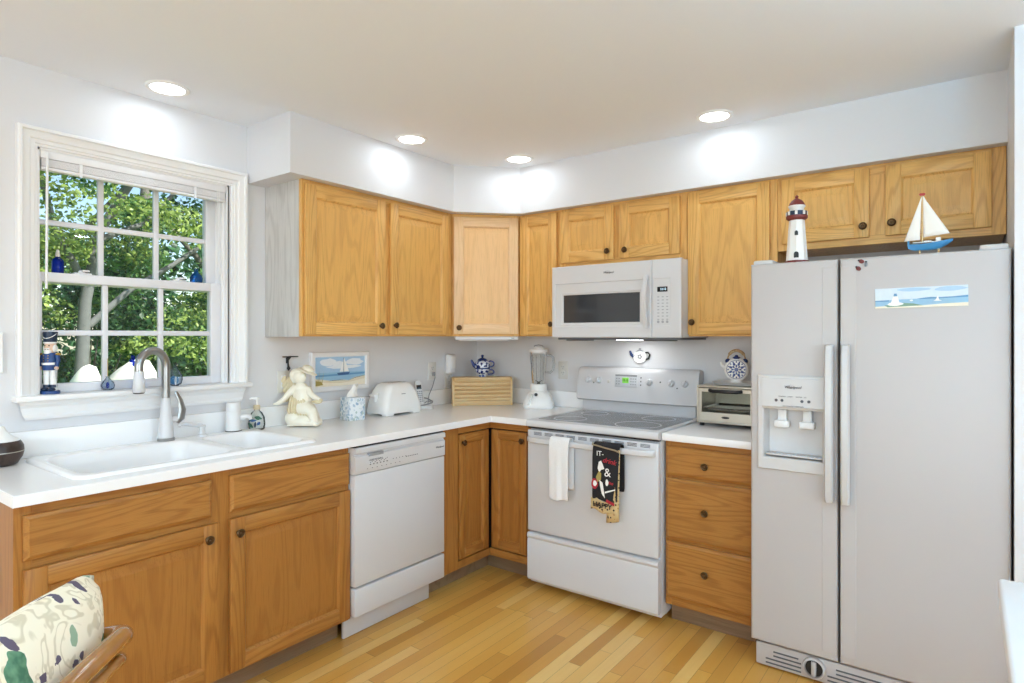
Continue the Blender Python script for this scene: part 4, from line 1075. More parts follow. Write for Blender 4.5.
def angel():
    t = thing('angel_figurine', 'cream ceramic winged child figurine seated on a rock', 'figurine', (.135, -1.520, .9152), YAW-.02)
    q = .00068
    def C(px, py, y=0.0): return Vector(((px-275)*q, y, (605-py)*q))
    m = MB()
    m.ball(C(270, 568, 0), (.086, .06, .040)); m.ball(C(205, 548, .0), (.050, .055, .046)); m.ball(C(340, 575, -.01), (.05, .05, .026)); m.ball(C(280, 545, .01), (.07, .05, .045))
    m.box(-.078, .078, -.045, .045, 0, .008, bev=.003)
    for v in m.bm.verts: v.co.z = max(v.co.z, .004)
    remeshed(m, 'rock', M['cream'], t)
    m = MB()
    m.ball(C(262, 390), (.050, .040, .066)); m.ball(C(258, 455), (.054, .042, .050)); m.ball(C(250, 320), (.036, .030, .026))
    m.tube([C(250, 470, -.015), C(310, 468, -.028), C(345, 490, -.035), C(362, 545, -.036), C(372, 590, -.036)], [.036, .034, .028, .022, .017], 14)
    m.tube([C(365, 585, -.038), C(395, 592, -.052)], [.017, .012], 12)
    m.tube([C(260, 475, .01), C(320, 480, .004), C(350, 520, .0), C(356, 590, .0)], [.034, .030, .022, .015], 14)
    m.tube([C(215, 310, -.005), C(170, 360, -.018), C(135, 405, -.03), C(100, 430, -.036), C(76, 436, -.04)], [.018, .016, .0135, .011, .007], 12)
    m.tube([C(300, 325, -.005), C(335, 362, -.026), C(372, 386, -.040), C(405, 398, -.048), C(420, 402, -.05)], [.017, .0155, .0135, .011, .009], 12)
    for i in range(4):
        m.tube([C(80, 434, -.040), C(64-2*i, 430+5*i, -.043+.004*i)], [.005, .003], 6)
    m.tube([C(248, 300), C(242, 270)], [.017, .016], 12)
    m.ball(C(240, 238, -.006), (.034, .033, .036)); m.ball(C(262, 250, -.018), (.022, .020, .022))
    m.ball(C(292, 246, -.020), (.006, .006, .006)); m.ball(C(280, 262, -.02), (.010, .010, .007)); m.ball(C(276, 230, -.02), (.012, .013, .010))
    for v in m.bm.verts: v.co.z = max(v.co.z, .004)
    remeshed(m, 'body', M['cream'], t, .0035, 3)
    m = MB()
    for k in range(9):
        a = k/9*2*PI; m.ball(C(212+26*math.cos(a), 232+36*math.sin(a), .004), (.017, .022, .016))
    m.ball(C(196, 225, .0), (.022, .028, .028)); m.ball(C(235, 200, .0), (.030, .030, .018))
    remeshed(m, 'hair', M['cream'], t, .004, 3)
    m = MB(); R = Matrix.Rotation(.42, 3, 'Y')
    m.ball(C(298, 200, 0), (.052, .048, .007), rot=R); m.ball(C(300, 180, .004), (.030, .032, .018), rot=R); remeshed(m, 'hat', M['cream'], t, .003, 2)
    m = MB(); m.ball(C(292, 197, -.003), (.036, .037, .009), rot=R); m.build('hat_ribbon', M['creamd'], t)
    for sx, y in ((1, .034),):
        m = MB(); px = 138 if sx == 1 else 330
        for r in range(4):
            for k in range(5-r):
                u = k/4; m.ball(C(px+(-40+20*r+7*k)*sx, 262+r*8+k*36+r*14, y+.003*r), (.011, .005, .020), 0, 10, 8, Matrix.Rotation(sx*(.5-.15*r), 3, 'Y'))
        m.ball(C(px+4*sx, 335, y+.006), (.034, .008, .064)); m.build('wing', M['creamd'], t, smooth=60)
    m = MB()
    for k in range(7): m.tube([C(190+14*k, 400-6*abs(3-k), -.03), C(178+22*k, 480, -.040), C(185+20*k, 520, -.035)], [.006, .009, .005], 8)
    m.build('dress_folds', M['creamd'], t, smooth=60)
    m = MB(); m.ball(C(392, 418, -.05), (.026, .016, .010)); m.ball(C(424, 404, -.056), (.010, .008, .007)); m.tube([C(430, 402, -.06), C(440, 406, -.064)], [.003, .001], 6); m.build('bird', M['creamd'], t, smooth=60)
angel()

def wall_hook():
    t = thing('wall_hook', 'dark wrought-iron hook on the wall above the angel figurine', 'hook', (.0, -1.532, 1.225), PI/2)
    m = MB(); m.box(-.045, .045, -.034, -.026, .036, .042, bev=.002); m.tube([(0, -.030, .040), (0, -.020, .030), (0, -.005, .020)], .005, 10); m.build('bar', M['blackp'], t)
    m = MB(); m.tube([(0, -.008, .036), (0, -.010, .0), (0, -.012, -.012), (0, -.014, -.022), (0, -.013, -.034)], [.007, .0065, .008, .014, .002], 12, flat=.5); m.box(-.008, .008, -.006, 0, .004, .034, bev=.002); m.build('leaf_stem', M['blackp'], t, smooth=50)
    t = thing('light_switch', 'white switch plate on the wall behind the angel figurine', 'light switch', (0, -1.555, 1.135), PI/2)
    m = MB(); m.box(-.035, .035, -.006, 0, -.057, .057, bev=.003); m.build('plate', M['plastic2'], t)
    m = MB(); m.box(-.016, .016, -.0095, -.005, -.033, .033, bev=.002); m.build('rocker', M['plastic'], t)
wall_hook()

def painting():
    t = thing('framed_painting', 'white-framed sailboat beach painting on the wall behind the tissue box', 'painting', (.070, -1.205, 1.049), PI/2)
    w, h = .197, .108
    m = MB(); m.loops([[(a, y, c+h) for a, c in ((-w+i, -h+i), (w-i, -h+i), (w-i, h-i), (-w+i, h-i))] for i, y in ((0, .012), (0, -.004), (.004, -.008), (.020, -.008), (.026, -.004), (.028, .002))], 0, True)
    fr = m.build('frame', M['trim'], t, smooth=20)
    a, b, c, d = -w+.027, w-.027, .027, 2*h-.027
    mid = c+(d-c)*.47
    polys = [(0, [(a, c), (b, c), (b, d), (a, d)]),
             (1, blob(-.085, d-.030, .055, .022, wob=.35, seed=1)), (1, blob(-.02, d-.038, .05, .014, wob=.35, seed=3)), (1, blob(.095, d-.030, .058, .020, wob=.35, seed=2)), (1, blob(.02, mid+.028, .12, .010, wob=.3, seed=5)),
             (2, [(a, c), (b, c), (b, mid), (a, mid)]), (3, [(a, mid-.012), (b, mid-.006), (b, mid-.016), (a, mid-.022)]),
             (4, [(a, c), (b, c), (b, c+.052), (.10, c+.044), (.05, c+.028), (0, c+.034), (-.06, c+.030), (a, c+.044)]),
             (5, [(a, c), (b, c), (b, c+.034), (.08, c+.020), (.0, c+.014), (-.08, c+.018), (a, c+.026)]),
             (7, [(.02, c+.018), (.10, c+.042), (b, c+.052), (b, c+.050), (.10, c+.039)]), (7, [(-.10, c+.028), (-.05, c+.033), (0, c+.033), (.04, c+.026), (0, c+.030), (-.05, c+.030)]),
             *[(6, [(a+.004+.006*k, c+.010), (a+.007+.006*k, c+.010), (a+.004+.009*k+.006*((k*7) % 3-1), c+.060+.012*((k*5) % 4))]) for k in range(7)], (6, [(a, c+.006), (a+.05, c+.010), (a+.036, c+.028), (a, c+.034)]),
             (8, [(-.030, mid-.004), (.060, mid-.002), (.048, mid-.016), (-.020, mid-.018)]), (9, [(.018, mid+.002), (.018, d-.008), (.020, d-.008), (.052, mid+.002)]), (9, [(.012, mid+.002), (.014, d-.014), (-.012, mid+.002)]), (7, [(.0145, mid-.004), (.0175, mid-.004), (.0175, d-.006), (.0145, d-.006)])]
    flat('print', t, polys, [P_[k] for k in ('sky', 'cloud', 'sea', 'sead', 'sand', 'sandl', 'grass', 'line', 'hull', 'sail')], .0019)
    t.location = (.0125, -1.200, 1.066); t.rotation_euler = (0, 0, PI/2)
painting()

def tissue_box():
    t = thing('tissue_box', 'blue and white paisley tissue box in front of the painting', 'tissue box', (.140, -1.222, .9146), PI/2-.12); t.scale = (.86, .86, 1.0)
    m = MB(); m.box(-.056, .056, -.056, .056, 0, .124, bev=.003); m.build('box', M['tissuebox'], t)
    m = MB(); m.loops([[(x, y, .1245) for x, y in rrect(-.036, .036, -.018, .018, .017)], [(x, y, .1250) for x, y in rrect(-.030, .030, -.012, .012, .011)]], 0, False, True); m.build('slot', M['inkl'], t)
    m = MB(); rings = []
    for j in range(7):
        u = j/6; ring = []
        for k in range(24):
            a = 2*PI*k/24; r = (.030*(1-u)+.012*u)*(1+.25*math.sin(3*a+u*2)); ring.append((r*math.cos(a)*1.2+.020*u*u, r*math.sin(a)*.45+.006*math.sin(5*u), .124+.062*u+.012*math.sin(2*a+1)*u))
        rings.append(ring)
    m.loops(rings, 0, False, True); m.build('tissue', M['tissue'], t, smooth=60)
tissue_box()

def toaster():
    t = thing('toaster', 'white two-slot toaster on the counter beside the tissue box', 'toaster', (.122, -.902, .9146), PI/2)
    # long side along the wall, narrow end towards the sink
    L2 = .150; W2 = .090
    m = MB(); rings = []
    for z, a, b, r in ((.012, L2-.004, W2-.004, .03), (.020, L2, W2, .032), (.060, L2-.006, W2-.004, .034), (.120, L2-.022, W2-.012, .036), (.160, L2-.044, W2-.022, .036), (.176, L2-.058, W2-.030, .034), (.184, L2-.074, W2-.042, .028)):
        rings.append([(x, y, z) for x, y in rrect(-a, a, -b, b, r, 7)])
    m.loops(rings, 0, True, True); b = m.build('body', M['white'], t, smooth=50)
    m = MB()
    m.box(-.066, .066, -.030, -.010, .1835, .1846, bev=.0004, seg=1); m.box(-.066, .066, .010, .030, .1835, .1846, bev=.0004, seg=1); m.build('slots', M['greyp'], b)
    m = MB(); m.box(-L2-.003, -L2+.030, -.006, .006, .08, .13, bev=.002); m.build('lever_slot', M['white'], b)
    m = MB(); m.box(-L2-.022, -L2+.012, -.022, .022, .112, .126, bev=.005); m.build('lever', M['white'], b)
    m = MB(); m.box(-.016, .016, -.0792, -.0772, .118, .123, bev=.001); m.build('badge', M['greyp'], b)
    for x in (-.105, .105):
        for y in (-.062, .062):
            m = MB(); m.box(x-.03, x+.03, y-.02, y+.02, 0, .014, bev=.004); m.build('foot', M['white'], b)
toaster()

def phone():
    t = thing('cordless_phone', 'white cordless phone standing in its cradle beside the toaster', 'phone', (.098, -.640, .9146), YAW+.25)
    m = MB(); m.loops([[(x, y, z) for x, y in rrect(-.052+i, .062-i, -.05+i, .05-i, .03, 6)] for i, z in ((0, 0), (0, .010), (.006, .020), (.014, .026))], 0, True, True); c = m.build('cradle', M['plastic'], t, smooth=40)
    m = MB(); m.tube([(-.020, -.035, .022), (.03, -.038, .034), (.055, -.02, .040), (.060, .01, .044), (.03, .034, .060), (-.012, .040, .070)], .0045, 8); m.tube([(.0, .03, .025), (.03, .03, .045), (.05, .02, .04)], .003, 8); m.build('cradle_edge', M['greyp'], c, smooth=60)
    h = thing('handset', None, None); h.parent = t; h.location = (-.012, .0, .016); h.rotation_euler = (-.30, -.10, 0)
    m = MB(); rings = []
    for z, w, d in ((0, .019, .010), (.004, .022, .013), (.05, .0235, .014), (.11, .0225, .013), (.150, .021, .012), (.163, .017, .010), (.166, .012, .007)):
        rings.append([(x, y, z) for x, y in rrect(-w, w, -d, d, .008, 4)])
    m.loops(rings, 0, True, True); b = m.build('handset_body', M['plastic'], h, smooth=45)
    m = MB(); m.box(-.015, .015, -.0148, -.012, .108, .134, bev=.001); m.build('screen', M['lcd'], h)
    m = MB()
    for r in range(6):
        for c_ in range(3): m.box(-.016+c_*.012, -.007+c_*.012, -.0152, -.012, .026+r*.0125, .033+r*.0125, bev=.001, seg=1)
    m.build('keys', M['greyp'], h)
phone()

def wall_plates():
    def outlet(label, loc, rz, plug=True):
        t = thing('wall_outlet', label, 'outlet', loc, rz, 'wall outlets')
        m = MB(); m.box(-.036, .036, -.006, 0, -.058, .058, bev=.003); m.build('plate', M['plastic2'], t)
        for z in (-.0195, .0195):
            m = MB(); m.lathe([(0, -.0075), (.0155, -.0075), (.017, -.005)], (0, 0, z), 20, axis='y'); r = m.build('socket', M['plastic2'], t)
            m = MB(); m.box(-.008, -.0055, -.0082, -.006, z-.001, z+.008); m.box(.0055, .008, -.0082, -.006, z-.001, z+.008); m.box(-.002, .002, -.0082, -.006, z-.010, z-.006); m.build('slot_holes', M['ink'], r)
        return t
    outlet('wall outlet with a plugged-in cord above the cordless phone', (0, -.462, 1.140), PI/2)
    outlet('wall outlet between the blender and the stove', (.733, 0, 1.150), 0)
    outlet('wall outlet under the plug-in light near the bread box', (0, -.304, 1.075), PI/2)
    t = thing('plug_in_light', 'white plug-in light on the outlet near the bread box', 'night light', (0, -.304, 1.152), PI/2)
    m = MB(); m.loops([[(x, y, z) for x, z in rrect(-.034+i, .034-i, -.036+i, .096-i, .012, 5)] for i, y in ((0, -.0085), (0, -.036), (.004, -.044), (.010, -.048))], 0, True, True); m.build('housing', M['plastic'], t, smooth=40)
    m = MB(); m.box(-.022, .022, -.0495, -.047, .0, .08, bev=.001); m.build('lens', M['white'], t)
    t = thing('phone_cord', 'grey cord hanging from the outlet to the cordless phone', 'cord', (0, -.462, 1.12))
    m = MB(); m.box(.0085, .026, -.010, .010, -.012, .014, bev=.004); m.build('plug', M['greyp'], t)
    m = MB(); m.tube([(.024, 0, 0), (.034, -.004, -.02), (.036, -.03, -.08), (.040, -.066, -.13), (.056, -.09, -.172), (.06, -.10, -.190), (.075, -.10, -.200)], .0026, 8); m.build('cable', M['cord'], t, smooth=60)
wall_plates()

def bread_box():
    t = thing('bread_box', 'light bamboo roll-top bread box in the counter corner', 'bread box', (.280, -.274, .9152), PI/4)
    # front faces the room; local y away into the corner
    W, D, H = .198, .155, .180
    prof = [(-.004, 0), (D, 0), (D, H), (.050, H+.004), (.026, H+.002), (.006, H-.010), (-.004, H-.028)]
    for s in (-1, 1):
        m = MB(); m.prism(prof, s*W, s*(W-.014), plane='yz'); m.build('side_panel', M['bamboo_end'], t)
    m = MB(); m.box(-W+.014, W-.014, .004, D, 0, .012); m.box(-W+.014, W-.014, D-.010, D, .012, H); m.box(-W+.012, W-.012, .062, D, H-.010, H+.001); m.build('body', M['bamboo'], t)
    m = MB(); n = 10
    pts = [(.010, .026+k*.0255) for k in range(6)]+[(.020, .170), (.046, .177)]
    for (y0, z0), (y1, z1) in zip(pts, pts[1:]):
        d = Vector((y1-y0, z1-z0)); nn = Vector((-d.y, d.x)).normalized(); L = d.length
        ring = []
        for u, h in ((.10, -.003), (.13, .004), (.25, .009), (.75, .009), (.87, .004), (.90, -.003)):
            p = Vector((y0, z0))+d*u+nn*h; ring.append((p.x, p.y))
        m.prism(ring+[(y1+.004, z1), (y0+.004, z0)], -W+.013, W-.013, plane='yz')
    m.build('roll_top', M['bamboo'], t, smooth=30)
    m = MB(); m.box(-W+.014, W-.014, -.004, .010, .010, .030, bev=.004); m.build('pull_rail', M['bamboo'], t)
bread_box()

def teapot_set():
    t = thing('teacup', 'blue and white footed teacup under the small teapot on the bread box', 'cup', (.207, -.187, 1.0962), YAW)
    m = MB(); m.lathe([(0, 0), (.026, 0), (.027, .004), (.024, .009), (.036, .020), (.046, .036), (.049, .052), (.046, .052), (.042, .036), (.030, .018), (0, .014)], seg=32); m.build('bowl', M['delft'], t, smooth=60)
    m = MB(); m.tube([(.044, 0, .044)]+[(.052+.026*math.sin(PI*k/8), 0, .032+.015*math.cos(PI*k/8)) for k in range(9)]+[(.036, 0, .016)], .0048, 10); m.build('handle', M['delftblue'], t, smooth=60)
    z0 = 1.0962+.0525
    t = thing('teapot', 'small blue and white teapot stacked on its cup on the bread box', 'teapot', (.207, -.187, z0), YAW)
    m = MB(); m.lathe([(0, 0), (.047, 0), (.050, .004), (.050, .010), (.052, .030), (.046, .048), (.034, .056), (.030, .058), (0, .058)], seg=32); m.build('body', M['delft'], t, smooth=50)
    m = MB(); m.lathe([(.049, -.0003), (.0515, .002), (.0515, .008), (.049, .010)], seg=32, cap=False); m.build('foot_band', M['delftdark'], t)
    m = MB(); m.lathe([(0, .056), (.034, .056), (.033, .062), (.022, .070), (.008, .075), (.006, .080), (.010, .086), (.010, .091), (.004, .096), (0, .097)], seg=28); m.build('lid', M['delftdark'], t, smooth=50)
    m = MB(); m.tube([(-.040, 0, .012), (-.058, 0, .026), (-.068, 0, .044), (-.076, 0, .060)], [.016, .012, .009, .0065], 14); m.build('spout', M['delftblue'], t, smooth=60)
    m = MB(); m.tube([(.044, 0, .048)]+[(.052+.026*math.sin(PI*k/8), 0, .034+.020*math.cos(PI*k/8)) for k in range(9)]+[(.044, 0, .014)], .0046, 10); m.build('handle', M['delftblue'], t, smooth=60)
teapot_set()

def blender():
    t = thing('blender', 'white kitchen blender with a clear jar beside the outlet', 'blender', (.634, -.142, .9150), YAW-.1)
    m = MB(); rings = []
    for z, a, b, r in ((0, .092, .085, .035), (.010, .097, .089, .04), (.03, .096, .088, .04), (.075, .080, .075, .04), (.100, .062, .062, .045), (.108, .056, .056, .05)):
        rings.append([(x, y, z) for x, y in rrect(-a, a, -b, b, r, 7)])
    m.loops(rings, 0, True, True); b = m.build('base', M['white'], t, smooth=50)
    m = MB()
    m.prism([(-.065, .022), (-.052, .020), (-.028, .086), (-.040, .090)], -.094, -.062); m.build('chrome_strip', M['nickel'], b, loc=(0, .004, 0))
    m = MB(); m.lathe([(0, -.008), (.009, -.008), (.011, 0), (0, 0)], (-.012, -.078, .088), 16, axis='y'); m.build('switch', M['dark'], b)
    m = MB(); m.lathe([(0, .106), (.053, .106), (.054, .112), (.052, .145), (.050, .150), (0, .150)], seg=32); m.build('collar', M['white'], t, smooth=40)
    m = MB(); m.lathe([(.038, .148), (.041, .160), (.047, .220), (.053, .300), (.056, .348), (.058, .352)], seg=32, cap=False)
    for k in range(6):
        a = PI/3*k+.3; m.tube([((.042+.0125*u)*math.cos(a), (.042+.0125*u)*math.sin(a), .17+.165*u) for u in (0, .33, .66, 1)], .0022, 6)
    j = m.build('jar', M['jarglass'], t, smooth=50)
    m = MB(); m.tube([(.054, 0, .330), (.078, 0, .332), (.094, 0, .318), (.098, 0, .28), (.092, 0, .240), (.076, 0, .222), (.047, 0, .226)], [.007, .0075, .008, .008, .008, .0075, .006], 10, flat=.7); m.build('handle', M['jarglass'], j, smooth=60)
    m = MB(); m.lathe([(0, .150), (.012, .150), (.010, .160), (.004, .164), (0, .165)], seg=14); m.tube([(-.022, 0, .172), (0, 0, .160), (.022, 0, .172)], [.002, .004, .002], 6); m.build('blades', M['dark'], j)
    m = MB(); m.lathe([(0, .345), (.051, .345), (.058, .352), (.059, .368), (.055, .373), (.032, .372), (.030, .384), (.026, .388), (0, .388)], seg=32); m.build('lid', M['plastic'], t, smooth=40)
    m = MB(); m.tube([(-.028, 0, .386), (-.024, 0, .394), (0, 0, .398), (.024, 0, .394), (.028, 0, .386)], .004, 8); m.build('lid_ring', M['greyp'], t, smooth=50)
blender()

def wall_teapot():
    t = thing('wall_ornament', 'white teapot-shaped spoon rest hung on the wall above the stove', 'ornament', (1.272, 0, 1.248), 0)
    m = MB(); m.loops([[(x*s, y, z*s) for x, z in [(.044*math.cos(a), (.040 if math.sin(a) < 0 else .034)*math.sin(a)) for a in [2*PI*k/28 for k in range(28)]]] for s, y in ((.9, -.002), (1, -.006), (1, -.012), (.9, -.016), (.82, -.012), (.0, -.011))], 0, True); m.build('bowl', M['white'], t, smooth=50)
    m = MB(); m.tube([(-.038, -.009, .0), (-.056, -.009, .012), (-.064, -.009, .034)], [.012, .009, .006], 12, flat=.6); m.build('spout', M['delftdark'], t, smooth=60)
    m = MB(); m.tube([(.036, -.009, .024), (.052, -.009, .026), (.062, -.009, .012), (.055, -.009, -.010), (.038, -.009, -.016)], .0052, 10, flat=.7); m.build('handle', M['blackp'], t, smooth=60)
    m = MB(); m.ball((0, -.009, .044), (.009, .006, .008)); m.tube([(-.02, -.009, .033), (0, -.009, .038), (.02, -.009, .033)], [.003, .006, .003], 10); m.build('lid_knob', M['greyp'], t)
    m = MB()
    for k in range(5):
        a = 2*PI*k/5; m.ball((.010*math.cos(a), -.0125, .010*math.sin(a)), (.006, .0016, .006), 0, 10, 6)
    m.build('flower_print', M['greyp'], t)
wall_teapot()

def toaster_oven():
    t = thing('toaster_oven', 'champagne-silver toaster oven with a glass door beside the refrigerator', 'toaster oven', (1.722, -.305, .9146), 0)
    W, D, H, zb = .378, .275, .205, .016
    m = MB()
    w_ = .010
    m.box(0, W, 0, D, zb, zb+.012, bev=.003); m.box(0, W, 0, D, H-.010, H, bev=.003); m.box(0, w_, 0.002, D, zb+.006, H-.004); m.box(W-.09, W, .002, D, zb+.006, H-.004); m.box(w_, W-.09, D-.012, D, zb+.006, H-.004)
    b = m.build('housing', M['steel'], t, smooth=30)
    m = MB(); x0, x1, z0, z1 = .016, W-.095, zb+.012, H-.012
    R4 = lambda a, b_, c, d, y: [(a, y, c), (b_, y, c), (b_, y, d), (a, y, d)]
    m.loops([R4(x0, x1, z0, z1, .004), R4(x0, x1, z0, z1, -.010), R4(x0+.002, x1-.002, z0+.002, z1-.002, -.012), R4(x0+.014, x1-.014, z0+.044, z1-.018, -.012), R4(x0+.014, x1-.014, z0+.044, z1-.018, .004)], 0)
    d = m.build('door', M['steel'], t, smooth=20)
    m = MB(); m.box(x0+.012, x1-.012, -.006, -.003, z0+.040, z1-.014); m.build('door_glass', M['ovenglass'], d, smooth=0)
    m = MB(); m.tube([(x0+.055, -.012, z1-.010), (x0+.075, -.032, z1-.012), (x1-.075, -.032, z1-.012), (x1-.055, -.012, z1-.010)], .009, 10); m.build('handle', M['dark'], d, smooth=40)
    m = MB(); m.ball(((x0+x1)/2, -.0125, z0+.022), (.020, .002, .006), 0, 18, 8); m.build('badge', M['dark'], d)
    m = MB()
    for k in range(22): m.tube([(x0+.004+k*.0130, .020, .085), (x0+.004+k*.0130, D-.02, .085)], .0013, 6)
    for y in (.020, D*.5, D-.02): m.tube([(x0, y, .085), (x1, y, .085)], .0018, 6)
    m.build('wire_rack', M['chrome'], t, smooth=60)
    m = MB(); m.loops([R4(x0+.014, x1-.014, .03, .26, 0)], 0) if 0 else None
    m = MB(); m.loops([[(x, y, z) for x, y in rrect(x0+.016-i, x1-.016+i, .024-i, .25+i, .015)] for i, z in ((0, .0875), (.004, .094), (.006, .094), (.003, .086))], 0, True); m.build('baking_tray', M['chrome'], t)
    for z in (.155, .105, .055):
        m = MB(); m.lathe([(0, -.020), (.013, -.020), (.015, -.016), (.016, 0), (0, 0)], (W-.046, 0, z), 20, axis='y'); m.build('control_knob', M['dark'], t)
    for x in (.022, W-.022):
        for y in (.02, D-.02):
            m = MB(); m.lathe([(.010, 0), (.012, .003), (.012, zb+.001), (0, zb+.001)], (x, y, 0), 14); m.build('foot', M['dark'], t)
    t = thing('serving_tray', 'white tray lying on the toaster oven under the blue pottery teapot', 'tray', (1.935, -.17, 0.9152+H), 0)
    m = MB(); m.loops([[(x, y, z) for x, y in rrect(-.155-i, .155+i, -.09-i, .09+i, .03)] for i, z in ((-.03, 0), (-.01, .002), (0, .015), (.003, .015), (-.008, .006), (-.03, .005))], 0, True, True); m.build('dish', M['white'], t, smooth=40)
    m = MB(); m.loops([[(x, y, z) for x, y in rrect(-.1585-i, .1585+i, -.0935-i, .0935+i, .03)] for i, z in ((0, .0145), (.002, .0170), (-.003, .0170), (-.004, .0145))], 0); m.build('rim', M['white'], t)
    t = thing('round_teapot', 'round flat blue and white pottery teapot with a wicker handle on the toaster oven', 'teapot', (1.885, -.180, 0.9152+H+.0057), .25); t.scale = (.82, .82, .82)
    zc = .090
    m = MB(); m.lathe([(0, -.030), (.050, -.030), (.060, -.028), (.072, -.015), (.074, 0), (.072, .015), (.060, .028), (0, .030)], (0, 0, zc), 40, axis='y'); m.lathe([(.036, 0), (.040, .003), (.034, .014), (.030, .03), (0, .03)], seg=24, sy=.7); m.build('body', M['white'], t, smooth=50)
    m = MB()
    for r0, r1, n, w in ((.0, .014, 1, 1), ):
        m.lathe([(0, -.0318), (.012, -.0318), (.013, -.0302)], (0, 0, zc), 20, axis='y')
    for n, r, s in ((8, .022, .0055), (8, .036, .0075), (16, .048, .0042)):
        for k in range(n):
            a = 2*PI*(k+.5*(n == 8 and r > .03))/n; m.ball((r*math.cos(a), -.0305, zc+r*math.sin(a)), (s*1.3, .0014, s), 0, 10, 6, Matrix.Rotation(-a, 3, 'Y'))
    m.lathe([(.0285, -.0302), (.0285, -.0314), (.0305, -.0314), (.0305, -.0302)], (0, 0, zc), 36, axis='y', cap=False)
    m.lathe([(.0555, -.0290), (.0558, -.0308), (.0585, -.0300), (.0585, -.0285)], (0, 0, zc), 40, axis='y', cap=False)
    m.build('medallion_print', M['delftblue'], t, smooth=50)
    for s in (-1, 1):
        m = MB(); m.ball((s*.050, 0, zc+.052), (.018, .020, .016), 0, 14, 8); m.build('shoulder_lug', M['delftdark'], t)
    m = MB(); m.tube([(-.066, 0, zc+.010), (-.088, 0, zc+.026), (-.094, 0, zc+.046)], [.013, .009, .006], 12); m.build('spout', M['white'], t, smooth=60)
    m = MB(); m.lathe([(0, zc+.066), (.024, zc+.066), (.022, zc+.076), (.010, zc+.082), (.008, zc+.090), (0, zc+.092)], seg=20); m.build('lid', M['delftdark'], t, smooth=50)
    m = MB(); m.tube([(.052*math.cos(PI*k/14), 0, zc+.060+.058*math.sin(PI*k/14)) for k in range(15)], [.0045]*3+[.010]*9+[.0045]*3, 12); m.build('handle', M['wicker'], t, smooth=60)
toaster_oven()

# ---- towels on the oven handle
def towel(name, label, x0, x1, front, back, mat, y0=-.7185, zt=.8355, rz=0, slant=0.0, seed=0, cut=0.0):
    """cloth folded over the range handle: front fall, fold, back fall"""
    t = thing(name, label, 'towel', ((x0+x1)/2, y0, zt))
    w = (x1-x0)/2; n = 14; r = random.Random(seed); ph = r.random()*6
    path = [(.027, -back+.0)] + [(.027, -back*(1-k/6)) for k in range(1, 6)] + [(.0225, .008), (.012, .0155), (0, .0170), (-.012, .0150), (-.0205, .006)] + [(-.0225-.004*min(1, k/3), -front*k/12) for k in range(1, 13)]
    rings = []
    for j, (y, z) in enumerate(path):
        u = max(0, j-10)/12; row = []
        for k in range(n+1):
            v = k/n*2-1
            wv = .0045*math.sin(v*4.2+ph)*u + .0025*math.sin(v*9+ph*2)*u
            drop = -cut*max(0, v)*u + .004*math.sin(v*3+ph)*u
            row.append((v*w*(1-.10*u*(1 if slant else .3))+slant*u, y+wv-(.003 if j > 10 else 0), z+drop))
        rings.append(row)
    m = MB(); m.loops(rings, 0, closed=False)
    o = m.build('cloth', mat, t, smooth=80)
    s = o.modifiers.new('thickness', 'SOLIDIFY'); s.thickness = .0035; s.offset = 0.0
    b = o.modifiers.new('round', 'SUBSURF'); b.levels = 1; b.render_levels = 1
    return t
towel('dish_towel', 'white terry dish towel hanging from the left of the oven handle', 1.106, 1.224, .300, .255, M['terry'], seed=2)
def back_fold():
    pass
